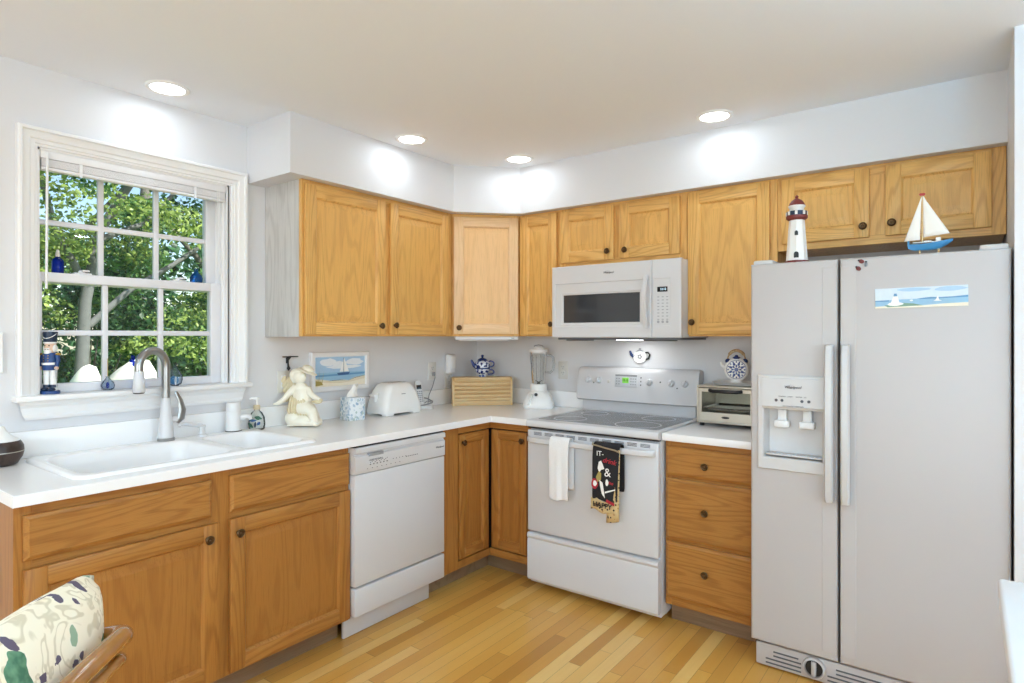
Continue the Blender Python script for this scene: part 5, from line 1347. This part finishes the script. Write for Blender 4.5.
def print_towel():
    t = towel('dish_towel', 'black kitchen towel printed with wine and chefs hanging from the oven handle', 1.362, 1.508, .262, .22, M['towelblack'], slant=-.006, seed=5, cut=.0)
    # long printed border and the second fold that hangs behind
    y = -.0335
    def q(name, polys, mats, yy=y, **k): return flat(name, t, polys, mats, yy, step=.0006, **k)
    m = MB(); rows = []
    for j in range(6):
        z = -.255-.055*j/5; row = []
        for k in range(13):
            v = k/12; x = -.076+.132*v
            row.append((x-.006, y+.004+.004*math.sin(v*7+1)-.001*j, z-.010*v+.006*math.sin(v*9)))
        rows.append(row)
    m.loops(rows, 0, closed=False); bd = m.build('printed_border', M['towelbeige'], t, smooth=80)
    bd.modifiers.new('thickness', 'SOLIDIFY').thickness = .003
    m = MB(); rows = []
    for j in range(9):
        z = -.02-.345*j/8; row = []
        for k in range(7):
            v = k/6; row.append((.012+.062*v-.010*j/8, y+.012+.005*math.sin(v*5+j*.3)-.010*j/8*(1-v), z+.012*v))
        rows.append(row)
    m.loops(rows, 0, closed=False); f2 = m.build('second_fold', [M['towelbeige']], t, smooth=80)
    f2.modifiers.new('thickness', 'SOLIDIFY').thickness = .003
    red, whi, tan = P_r['red'], P_['sail'], P_['grass']
    q('figure_print', [(1, [(-.035, -.075), (-.022, -.066), (-.012, -.085), (-.004, -.105), (-.022, -.112), (-.032, -.13), (-.040, -.105)]),
                       (2, [(-.050, -.150), (-.034, -.118), (-.020, -.128), (-.022, -.160), (-.040, -.172)]),
                       (0, blob(-.056, -.182, .018, .026, wob=.2)), (1, blob(-.054, -.180, .010, .014, wob=.3)),
                       (1, [(-.030, -.160), (-.012, -.172), (-.006, -.205), (.0, -.245), (-.016, -.228), (-.026, -.19)]),
                       (1, [(.000, -.222), (.055, -.200), (.056, -.194), (.000, -.213)]), (1, blob(.012, -.168, .008, .016, wob=.3)),
                       (0, [(.010, -.248), (.052, -.262), (.050, -.276), (.006, -.262)])], [red, whi, tan], y-.002)
    lettering('IT-', .034, whi, t, (-.026, y-.004, -.034), bold=.0)
    lettering('drink', .034, red, t, (.022, y-.004, -.066), shear=.3, bold=.0005, tilt=.12)
    lettering('&', .058, whi, t, (.014, y-.004, -.122), bold=.0)
    lettering('wine', .022, red, t, (.022, y-.004, -.168), shear=.3, tilt=.1, bold=.0006)
    lettering('HAPPY', .034, M['blackp'], bd, (-.014, y-.006, -.283), bold=.0008, tilt=.05)
    m = MB(); m.tube([(-.078, -.012, .012), (-.072, -.030, .005), (-.05, -.034, .004), (0, -.034, -.004), (.05, -.034, -.010), (.072, -.032, -.018)], .004, 8); m.build('hem', P_['brown'], t, smooth=60)
P_r = {'red': plain('print_red', (176, 40, 52), .7)}
print_towel()

# ---- on the refrigerator
FT = 1.6685
def lighthouse():
    t = thing('lighthouse_figurine', 'white lighthouse model with a red-brown dome on top of the refrigerator', 'figurine', (2.272, -.672, FT), .15)
    m = MB(); m.lathe([(0, 0), (.046, 0), (.046, .010), (0, .010)], seg=8); m.build('base', M['maroon'], t, smooth=20)
    m = MB(); m.lathe([(0, .010), (.041, .010), (.029, .178), (0, .178)], seg=8); tw = m.build('tower', M['white'], t, smooth=20)
    for z, r, w, h in ((.020, .0375, .009, .026), (.112, .0315, .0065, .020)):
        m = MB(); pts = [(-w, 0), (w, 0), (w, h*.6)]+[(w*math.cos(a), h*.6+w*math.sin(a)) for a in (.5, 1.0, 1.57, 2.1, 2.6)]+[(-w, h*.6)]
        m.prism(pts, -r-.0035, -r+.004); m.build('window', M['blackp'], tw, loc=(0, 0, z), smooth=0)
    m = MB(); m.lathe([(0, .176), (.030, .176), (.041, .184), (.041, .194), (.036, .196), (0, .196)], seg=16); m.build('gallery', M['maroon'], t)
    m = MB(); m.lathe([(.0385, .194), (.0385, .212), (.0375, .212), (.0375, .194)], seg=16, cap=False)
    m.build('railing', M['navyd'], t)
    for k in range(8):
        a = 2*PI*k/8; m = MB(); m.box(-.005, .005, -.0012, .0012, .196, .211); m.build('rail_post', M['white'], t, loc=(.0395*math.sin(a), -.0395*math.cos(a), 0), rz=a)
    m = MB(); m.lathe([(0, .194), (.026, .194), (.028, .226), (.032, .231), (.032, .236), (0, .236)], seg=16); m.build('lantern_room', M['white'], t)
    m = MB(); m.lathe([(0, .235), (.031, .235), (.028, .246), (.020, .257), (.009, .264), (.005, .268), (.007, .274), (.002, .280), (0, .281)], seg=20); m.build('dome', M['maroon'], t, smooth=50)
    m = MB(); m.ball((0, 0, .274), .005, 0, 10, 8); m.build('finial', M['gold'], t)
lighthouse()

def sailboat():
    t = thing('sailboat_model', 'blue model sailboat with two white sails on top of the refrigerator', 'model boat', (2.722, -.680, FT), .03); t.scale = (.85, .85, .95)
    m = MB(); rings = []
    for k in range(13):
        u = k/12; x = -.078+.160*u
        w = .020*math.sin(PI*min(1, .30+.70*(1-u))**1.0)*(1 if u < .85 else (1-u)/.15*.9+.1); w = max(w, .001)
        top = .042+.020*(u-.35)**2+(.012*(u-.5) if u > .5 else 0); bot = min(top-.004, .018+(.030*((u-.55)/.45)**2 if u > .55 else 0)+(.010*((.2-u)/.2)**2 if u < .2 else 0))
        rings.append([(x, -w, top), (x, -w*.9, (top+bot)/2), (x, -w*.3, bot), (x, w*.3, bot), (x, w*.9, (top+bot)/2), (x, w, top)])
    m.loops(rings, 0, True, True); h = m.build('hull', M['seablue'], t, smooth=40)
    m = MB(); m.box(-.060, .055, -.013, .013, .046, .050, bev=.001); m.build('deck', M['plastic2'], h)
    m = MB(); m.box(.022, .040, -.008, .008, .050, .064, bev=.002); m.box(-.02, .008, -.006, .006, .049, .054, bev=.002); m.build('cabin', M['white'], t)
    m = MB(); m.box(-.080, -.072, -.003, .003, .034, .058, bev=.001); m.build('rudder', M['seablue'], t)
    m = MB(); m.tube([(-.026, 0, .048), (-.026, 0, .232)], .0028, 10); m.tube([(-.026, 0, .066), (.075, -.001, .076)], .0018, 8); m.build('mast', M['bamboo'], t)
    def sail(name, A, B, C, belly):
        m = MB(); n = 8; rows = []
        A, B, C = Vector(A), Vector(B), Vector(C)
        for i in range(n+1):
            u = i/n; L = A.lerp(B, u); R = A.lerp(C, u)
            rows.append([L.lerp(R, k/n)+Vector((0, -belly*math.sin(PI*k/n)*u, 0)) for k in range(n+1)])
        rows[0] = [A+Vector((.0003*k, 0, 0)) for k in range(n+1)]
        m.loops(rows, 0, closed=False); o = m.build(name, M['cloth'], t, smooth=80); o.modifiers.new('t', 'SOLIDIFY').thickness = .0012
    sail('mainsail', (-.023, -.002, .226), (-.022, -.002, .068), (.072, -.002, .076), .006)
    sail('jib', (-.029, -.003, .224), (-.092, -.004, .056), (-.034, -.004, .058), .006)
    m = MB(); m.prism([(-.034, .229), (-.018, .229), (-.014, .234), (-.018, .239), (-.034, .239), (-.038, .234)], -.003, .003); m.build('pennant', M['redp'], t); 
    for x in (-.035, .032):
        m = MB(); m.tube([(x, 0, 0), (x, 0, .024)], .004, 10); m.box(x-.008, x+.008, -.018, .018, 0, .004, bev=.001); m.build('stand', M['bamboo_end'], t)
sailboat()

def fridge_magnets():
    yd = -.7455
    t = thing('picture_magnet', 'seaside lighthouse picture strip stuck to the refrigerator door', 'picture', (2.6965, yd, 1.511), 0)
    t.rotation_euler = (0, -.012, 0)
    w, h = .139, .0365
    m = MB(); m.box(-w, w, -.0016, -.0002, -h, h); m.build('sheet', P_['skyl'], t, smooth=0)
    flat('print', t, [(0, [(-w, -h), (w, -h), (w, h), (-w, h)]), (1, blob(.09, .026, .045, .008, wob=.3)), (1, blob(-.02, .028, .05, .006, wob=.3, seed=6)),
                      (3, [(-w, -.008), (-.05, -.006), (w, -.004), (w, -h), (-w, -h)]), (4, [(-.01, -.0055), (.03, -.001), (.06, -.003), (.1, -.002), (w, .001), (w, -.006), (0, -.008)]),
                      (4, [(-w, -.008), (-.095, -.007), (-.095, -.012), (-w, -.012)]), (5, [(-w, -h), (w, -h), (w, -.024), (.07, -.026), (0, -.030), (-.06, -.022), (-.1, -.028), (-w, -.030)]),
                      (6, [(-.11, -.026), (-.06, -.018), (-.02, -.022), (.01, -.030), (-.10, -.033)]), (7, [(-.090, -.020), (-.062, -.020), (-.068, .006), (-.082, .006)]), (4, [(-.081, .006), (-.069, .006), (-.071, .016), (-.079, .016)]), 
                      (7, blob(-.075, -.022, .024, .007, wob=.3)), (7, [(.040, -.016), (.064, -.016), (.056, -.012), (.053, .004), (.047, -.010)]), (7, blob(-.026, -.011, .005, .003))],
         [P_['skyl'], P_['sky'], P_['cloud'], P_['sea'], P_['sead'], P_['sandl'], P_['green'], P_['sail']], -.0018, .00012)
    for x, z, a, c in ((2.513, 1.652, .5, 'maroon'), (2.503, 1.626, .2, 'maroon'), (2.527, 1.640, -.7, 'greyp')):
        t = thing('ladybug_magnet', {1.652: 'topmost dark red ladybug magnet on the refrigerator door', 1.626: 'lowest dark red ladybug magnet on the refrigerator door', 1.640: 'grey leaf-shaped bug magnet at the right of the three on the refrigerator door'}[z], 'magnet', (x, yd, z), 0, 'bug magnets on the refrigerator')
        t.rotation_euler = (0, -a-.6, 0)
        m = MB(); m.ball((0, -.003, 0), (.0075, .0035, .0095) if c == 'maroon' else (.006, .003, .0095), 0, 16, 10); m.build('shell', M[c], t)
        m = MB(); m.ball((0, -.003, .0095), (.004, .003, .0035), 0, 10, 8)
        m.box(-.0005, .0005, -.0068, -.005, -.008, .008); m.build('head', M['blackp'], t)
fridge_magnets()

# ---- white counter end at the right edge
def peninsula():
    t = thing('peninsula_counter', 'white counter on a panel base at the right edge in front of the refrigerator', 'counter', (2.877, -2.72, 0))
    m = MB(); m.box(0, .75, 0, .818, .872, .914, bev=.007, seg=3); m.build('top', M['counter'], t)
    m = MB(); m.box(.028, .72, .03, .780, .0, .872, bev=.003); m.build('base_panel', M['trim'], t)
    m = MB(); m.box(.020, .73, .022, .788, .0, .09, bev=.004); m.build('base_molding', M['trim'], t)
peninsula()

# ---- rattan chair and its cushion
def floral(name):
    m, N, L, P = nmat(name)
    tc0 = N.new('ShaderNodeTexCoord'); flatm = N.new('ShaderNodeMapping'); flatm.inputs['Scale'].default_value = (1, .15, 1); L.new(tc0.outputs['Object'], flatm.inputs['Vector'])
    class tc: outputs = {'Object': flatm.outputs[0]}
    def noise(sc, det=2, dist=0.0):
        n = N.new('ShaderNodeTexNoise'); n.inputs['Scale'].default_value = sc; n.inputs['Detail'].default_value = det; n.inputs['Distortion'].default_value = dist
        L.new(tc.outputs['Object'], n.inputs['Vector']); return n
    def mix(a, col, fac):
        x = N.new('ShaderNodeMix'); x.data_type = 'RGBA'; L.new(fac, x.inputs[0])
        if isinstance(a, tuple): x.inputs[6].default_value = (*a, 1)
        else: L.new(a, x.inputs[6])
        if isinstance(col, tuple): x.inputs[7].default_value = (*col, 1)
        else: L.new(col, x.inputs[7])
        return x.outputs[2]
    def rng(v, a, b, top=1.0):
        r = N.new('ShaderNodeMapRange'); r.inputs['From Min'].default_value = a; r.inputs['From Max'].default_value = b; r.inputs['To Max'].default_value = top
        L.new(v, r.inputs['Value']); return r.outputs[0]
    def cells(sc, thr, pick_lo, pick_hi, warp):
        nz = noise(sc*1.4, 2); mm = N.new('ShaderNodeVectorMath'); mm.operation = 'MULTIPLY_ADD'; mm.inputs[1].default_value = (warp,)*3
        L.new(nz.outputs['Color'], mm.inputs[0]); L.new(tc.outputs['Object'], mm.inputs[2])
        vo = N.new('ShaderNodeTexVoronoi'); vo.inputs['Scale'].default_value = sc; L.new(mm.outputs[0], vo.inputs['Vector'])
        s = N.new('ShaderNodeSeparateColor'); L.new(vo.outputs['Color'], s.inputs[0])
        d = N.new('ShaderNodeMath'); d.operation = 'LESS_THAN'; d.inputs[1].default_value = thr; L.new(vo.outputs['Distance'], d.inputs[0])
        g = N.new('ShaderNodeMath'); g.operation = 'GREATER_THAN'; g.inputs[1].default_value = pick_lo; L.new(s.outputs[0], g.inputs[0])
        h = N.new('ShaderNodeMath'); h.operation = 'LESS_THAN'; h.inputs[1].default_value = pick_hi; L.new(s.outputs[0], h.inputs[0])
        a = N.new('ShaderNodeMath'); a.operation = 'MULTIPLY'; L.new(d.outputs[0], a.inputs[0]); L.new(g.outputs[0], a.inputs[1])
        b = N.new('ShaderNodeMath'); b.operation = 'MULTIPLY'; L.new(a.outputs[0], b.inputs[0]); L.new(h.outputs[0], b.inputs[1])
        return b.outputs[0]
    sw = noise(9, 2, 2.2)
    sn = N.new('ShaderNodeMath'); sn.operation = 'SINE'; mu = N.new('ShaderNodeMath'); mu.operation = 'MULTIPLY'; mu.inputs[1].default_value = 40
    L.new(sw.outputs['Fac'], mu.inputs[0]); L.new(mu.outputs[0], sn.inputs[0])
    c = mix(lin((244, 232, 206)), lin((206, 190, 156)), rng(sn.outputs[0], .2, .9, .75))
    shade = noise(60, 2); g = mix(lin((112, 152, 116)), lin((66, 108, 80)), rng(shade.outputs['Fac'], .35, .65))
    c = mix(c, g, cells(17, .47, .0, .33, .04))
    c = mix(c, lin((150, 170, 140)), cells(24, .34, .5, .62, .03))
    c = mix(c, lin((96, 82, 96)), cells(52, .44, .0, .12, .014))
    L.new(c, P.inputs['Base Color']); P.inputs['Roughness'].default_value = .9
    b = N.new('ShaderNodeBump'); b.inputs['Strength'].default_value = .15; w = noise(700, 1); L.new(w.outputs['Fac'], b.inputs['Height']); L.new(b.outputs[0], P.inputs['Normal'])
    return m
M['floral'] = floral('floral_cotton')

CH = (1.610, -3.249, 0.0); CHR = math.radians(-46)
def chair():
    t = thing('rattan_chair', 'varnished rattan armchair in the near left corner holding a floral cushion', 'chair', CH, CHR)
    R = .0165
    def arc(c, r, a0, a1, z0, z1, n=7):
        return [(c[0]+r*math.cos(a0+(a1-a0)*k/n), c[1]+r*math.sin(a0+(a1-a0)*k/n), z0+(z1-z0)*k/n) for k in range(n+1)]
    def rail(r, dz, o, name):
        p = [(.25-o, -.20, .655+dz), (.25-o, -.05, .70+dz), (.25-o, .12, .775+dz)]+arc((.19, .19), .06-o, 0, PI/2, .825+dz, .850+dz)
        p += [(x, .25-o, .850+dz) for x in (.1, 0, -.1)]+arc((-.19, .19), .06-o, PI/2, PI, .850+dz, .825+dz)+[(-.25+o, .12, .775+dz), (-.25+o, -.05, .70+dz), (-.25+o, -.20, .655+dz)]
        m = MB(); m.tube(p, r, 14); return m.build(name, M['rattan'], t, smooth=60)
    rail(R, 0, 0, 'top_rail'); rail(.0105, -.040, .004, 'lower_rail')
    for s in (-1, 1):
        m = MB(); m.tube([(s*.25, -.19, .660), (s*.255, -.215, .60), (s*.245, -.22, .40), (s*.25, -.235, 0)], R, 12); m.build('leg', M['rattan'], t, smooth=60)
        m = MB(); m.tube([(s*.19, .19, .44), (s*.20, .215, .2), (s*.215, .24, 0)], R, 12); m.build('leg', M['rattan'], t, smooth=60)
        m = MB(); m.tube([(s*.235, -.20, .43), (s*.20, .18, .43)], .014, 10); m.tube([(s*.247, -.225, .15), (s*.205, .222, .15)], .010, 10); m.build('side_rail', M['rattan'], t, smooth=60)
    for x0, x1 in ((.06, .02), (.10, .11)):
        m = MB(); m.tube([(x0, .195, .43), (x1, .235, .68), (x1, .248, .842)], .011, 10); m.build('back_cane', M['rattan'], t, smooth=60)
    m = MB(); m.tube([(-.24, -.21, .43), (.24, -.21, .43)], .014, 10); m.tube([(-.20, .19, .43), (.20, .19, .43)], .014, 10); m.build('cross_rail', M['rattan'], t, smooth=60)
    m = MB(); m.box(-.225, .225, -.20, .18, .425, .448, bev=.008); m.build('seat', M['wicker'], t)
def cushion():
    t = thing('chair_cushion', 'plump cream cushion with green leaves and purple flowers leaning in the rattan chair', 'cushion', CH, CHR)
    m = MB(); n = 22; w, h, d = .232, .238, .075
    def srf(sgn):
        rows = []
        for i in range(n+1):
            row = []
            for k in range(n+1):
                u, v = k/n*2-1, i/n*2-1
                e = max((1-abs(u)**3.2)*(1-abs(v)**3.2), 0)**.52
                pin = 1-.065*abs(u)**7; piu = 1-.065*abs(v)**7
                row.append((u*w*piu*(.94+.10*v), sgn*(d*e+.004), v*h*pin))
            rows.append(row)
        return rows
    A, B = srf(-1), srf(1)
    m.loops(A, 0, closed=False); m.loops(B, 0, closed=False)
    def ed(S): return [S[0][k] for k in range(n)]+[S[i][n] for i in range(n)]+[S[n][n-k] for k in range(n)]+[S[n-i][0] for i in range(n)]
    m.loops([ed(A), ed(B)], 0)
    bmesh.ops.remove_doubles(m.bm, verts=m.bm.verts, dist=1e-5)
    m.build('cover', M['floral'], t, loc=(-.048, .136, .710), rot=(math.radians(-7), 0, 0), smooth=80)
chair(); cushion()

# ================================================================== OUTSIDE THE WINDOW
def leafmat(name, light, dark, trans=.45):
    m, N, L, P = nmat(name)
    at = N.new('ShaderNodeAttribute'); at.attribute_name = 'tone'
    mx = N.new('ShaderNodeMix'); mx.data_type = 'RGBA'; mx.inputs[6].default_value = (*lin(dark), 1); mx.inputs[7].default_value = (*lin(light), 1)
    L.new(at.outputs['Fac'], mx.inputs[0]); L.new(mx.outputs[2], P.inputs['Base Color']); P.inputs['Roughness'].default_value = .45
    tr = N.new('ShaderNodeBsdfTranslucent'); L.new(mx.outputs[2], tr.inputs[0])
    ms = N.new('ShaderNodeMixShader'); ms.inputs[0].default_value = trans; L.new(P.outputs[0], ms.inputs[1]); L.new(tr.outputs[0], ms.inputs[2])
    L.new(ms.outputs[0], N['Material Output'].inputs[0]); return m
LM = [leafmat('yellow_green_leaf', (176, 196, 104), (58, 98, 48)), leafmat('green_leaf', (138, 186, 106), (36, 80, 44)), leafmat('dark_green_leaf', (92, 140, 92), (24, 56, 40))]
BARK = [plain('pale_bark', (104, 106, 106), .9, vary=.25, scale=14, bump=.4), plain('grey_bark', (110, 106, 98), .9, vary=.3, scale=14, bump=.4)]
def leaf_mesh(name, clumps, n, size, mat, parent, seed):
    r = random.Random(seed); vs = []; fs = []; tone = []
    for _ in range(n):
        c, rad = clumps[r.randrange(len(clumps))]
        while True:
            d = Vector((r.uniform(-1, 1), r.uniform(-1, 1), r.uniform(-1, 1)))
            if d.length <= 1: break
        p = Vector(c)+Vector((d.x*rad[0], d.y*rad[1], d.z*rad[2]))
        s = size*r.uniform(.6, 1.3)
        ax = Vector((r.gauss(0, 1), r.gauss(0, 1), r.gauss(-.5, .7))).normalized()
        nr = Vector((r.gauss(.5, .8), r.gauss(.1, .8), r.gauss(.7, .6)))
        sd = ax.cross(nr).normalized(); up = sd.cross(ax)
        b = len(vs)
        vs += [p, p+ax*s*.35+sd*s*.32-up*s*.05, p+ax*s*.75+sd*s*.22-up*s*.04, p+ax*s*1.1, p+ax*s*.75-sd*s*.22-up*s*.04, p+ax*s*.35-sd*s*.32-up*s*.05]
        fs += [(b, b+1, b+2, b+3), (b, b+3, b+4, b+5)]
        tone += [min(1, max(0, r.gauss(.5, .28)))]*2
    me = bpy.data.meshes.new(name); me.from_pydata(vs, [], fs); me.materials.append(mat)
    a = me.attributes.new('tone', 'FLOAT', 'FACE'); a.data.foreach_set('value', tone)
    o = bpy.data.objects.new(name, me); COL.objects.link(o); o.parent = parent; return o

GZ = -.3
def tree(label, base, limbs, clumps, n, size, lm, bark, seed):
    t = thing('tree', label, 'tree', base, 0, 'trees outside the window')
    B = Vector(base)
    m = MB()
    for pts, rads in limbs: m.tube([Vector(p)-B for p in pts], rads, 10)
    m.build('trunk', BARK[bark], t, smooth=60)
    leaf_mesh('foliage', [(tuple(Vector(c)-B), r) for c, r in clumps], n, size, LM[lm], t, seed)
def outside():
    m = MB(); m.box(-30, -.16, -22, 26, GZ-.1, GZ); struct(m.build('ground', plain('lawn', (120, 150, 80), .95, vary=.3, scale=3), smooth=0), 'sunlit lawn outside the window')
    r = random.Random(3)
    def scatter(n, bx, by, bz, rr):
        return [((r.uniform(*bx), r.uniform(*by), r.uniform(*bz)), (rr*r.uniform(.7, 1.3), rr*r.uniform(.7, 1.3), rr*r.uniform(.5, .9))) for _ in range(n)]
    tree('pale-barked forked tree nearest the window', (-6, -.52, GZ),
         [([(-6, -.52, GZ-.05), (-6, -.50, .5), (-6, -.44, 1.8), (-6, -.28, 2.7), (-6, .19, 3.6), (-6.2, .7, 4.8)], [.13, .085, .07, .06, .045, .02]),
          ([(-6, -.40, 1.5), (-6, .07, 1.98), (-6, .6, 2.35), (-6, 1.13, 2.77), (-6.1, 1.8, 3.2)], [.045, .038, .033, .026, .012]),
          ([(-6, -.28, 2.6), (-6.1, .3, 2.9), (-6.2, .8, 3.5), (-6.3, 1.3, 4.4)], [.04, .033, .026, .012]),
          ([(-6, -.44, 2.0), (-5.9, -.8, 2.7), (-5.9, -1.0, 3.6), (-6, -1.4, 4.6)], [.045, .04, .03, .015]),
          ([(-6, .19, 3.5), (-5.8, .6, 3.7), (-5.7, 1.2, 4.0)], [.04, .03, .01])],
         scatter(80, (-6.6, -5.0), (-2.4, 2.4), (1.2, 4.9), .36), 21000, .062, 0, 0, 11)
    tree('leafy bright green tree behind the right panes', (-8.4, 3.0, GZ),
         [([(-8.4, 3.0, GZ-.05), (-8.4, 2.9, 1), (-8.5, 2.7, 2.6), (-8.6, 2.9, 4.6)], [.16, .14, .10, .04]), ([(-8.45, 2.8, 1.8), (-8.2, 2.0, 2.8), (-8.2, 1.4, 3.4)], [.07, .05, .02]), ([(-8.45, 2.8, 1.6), (-8.2, 3.6, 2.6)], [.06, .02])],
         scatter(56, (-9.2, -7.4), (.2, 5.6), (.0, 5.6), .5), 24000, .085, 1, 1, 12)
    tree('dark green tree standing at the left behind the pale-barked tree', (-9.5, -.6, GZ),
         [([(-9.5, -.6, GZ-.05), (-9.5, -.5, 1.5), (-9.6, -.2, 3.2), (-9.7, .2, 5.2)], [.2, .17, .12, .05]), ([(-9.5, -.4, 2), (-9.3, .6, 3.1), (-9.2, 1.2, 4)], [.08, .06, .02])],
         scatter(50, (-10.4, -8.4), (-3.6, 2.2), (.0, 5.4), .55), 22000, .085, 2, 1, 13)
    tree('tall dense tree far behind the others', (-14.5, 3.5, GZ),
         [([(-14.5, 3.5, GZ-.05), (-14.5, 3.6, 3), (-14.5, 3.9, 7)], [.25, .2, .06])],
         scatter(60, (-16, -13.2), (-2.0, 9.5), (-.4, 4.6), .85), 8500, .22, 2, 1, 14)
    tree('broad tree beyond the left end of the lawn', (-9.0, -6.0, GZ),
         [([(-9, -6, GZ-.05), (-9, -5.9, 2), (-9.1, -5.6, 4.5)], [.18, .15, .05])],
         scatter(40, (-10.4, -7.6), (-8.6, -3.4), (.6, 5.4), .6), 5000, .15, 1, 1, 15)
    def shrub(label, c, rad, n, size, lm, seed):
        t = thing('shrub', label, 'shrub', (c[0], c[1], GZ), 0, 'shrubs outside the window')
        m = MB()
        for k in range(5):
            a = 2*PI*k/5; m.tube([(.05*math.cos(a), .05*math.sin(a), -.04), (rad[0]*.3*math.cos(a), rad[1]*.3*math.sin(a), rad[2]*.8), (rad[0]*.5*math.cos(a), rad[1]*.5*math.sin(a), rad[2]*1.4)], [.03, .02, .008], 8)
        m.build('stems', BARK[1], t)
        q = random.Random(seed)
        cl = [((rad[0]*q.uniform(-.8, .8), rad[1]*q.uniform(-.8, .8), rad[2]*(1+q.uniform(-.8, .8))), (rad[0]*.4, rad[1]*.4, rad[2]*.35)) for _ in range(18)]
        leaf_mesh('foliage', cl, n, size, LM[lm], t, seed)
    shrub('dark rounded shrub below the left panes', (-6.9, -.2, GZ), (.8, 1.1, 1.15), 5200, .08, 2, 31)
    shrub('bright green shrub below the middle panes', (-7.0, 1.35, GZ), (.8, 1.0, 1.15), 5200, .085, 1, 32)
    shrub('dark green shrub below the right panes', (-6.6, 2.6, GZ), (.8, 1.0, 1.3), 5200, .085, 2, 33)
    for (x, y, z), s, lb in (((-5.0, -.775, .93), (.4, .15, .2), 'small pale sunlit boulder seen through the lower left pane'), ((-5.0, -.30, .97), (.4, .24, .2), 'larger pale sunlit boulder seen through the lower middle pane')):
        t = thing('boulder', lb, 'rock', (x, y, GZ))
        H = z-GZ+.10; m = MB(); m.lathe([(0, -.05), (s[1]*1.1, -.05), (s[1]*1.15, H*.3), (s[1]*1.12, H*.7), (s[1]*.98, H*.86), (s[1]*.66, H*.96), (s[1]*.3, H), (0, H*1.005)], (0, 0, 0), 28, sx=1.3)
        q = random.Random(int(y*100)+200)
        for v in m.bm.verts: v.co *= 1+.10*mnoise.noise(v.co*2.3)
        m.build('stone', plain_cache('pale_stone', (226, 224, 216), .85, vary=.06, scale=8), t, smooth=70)
outside()
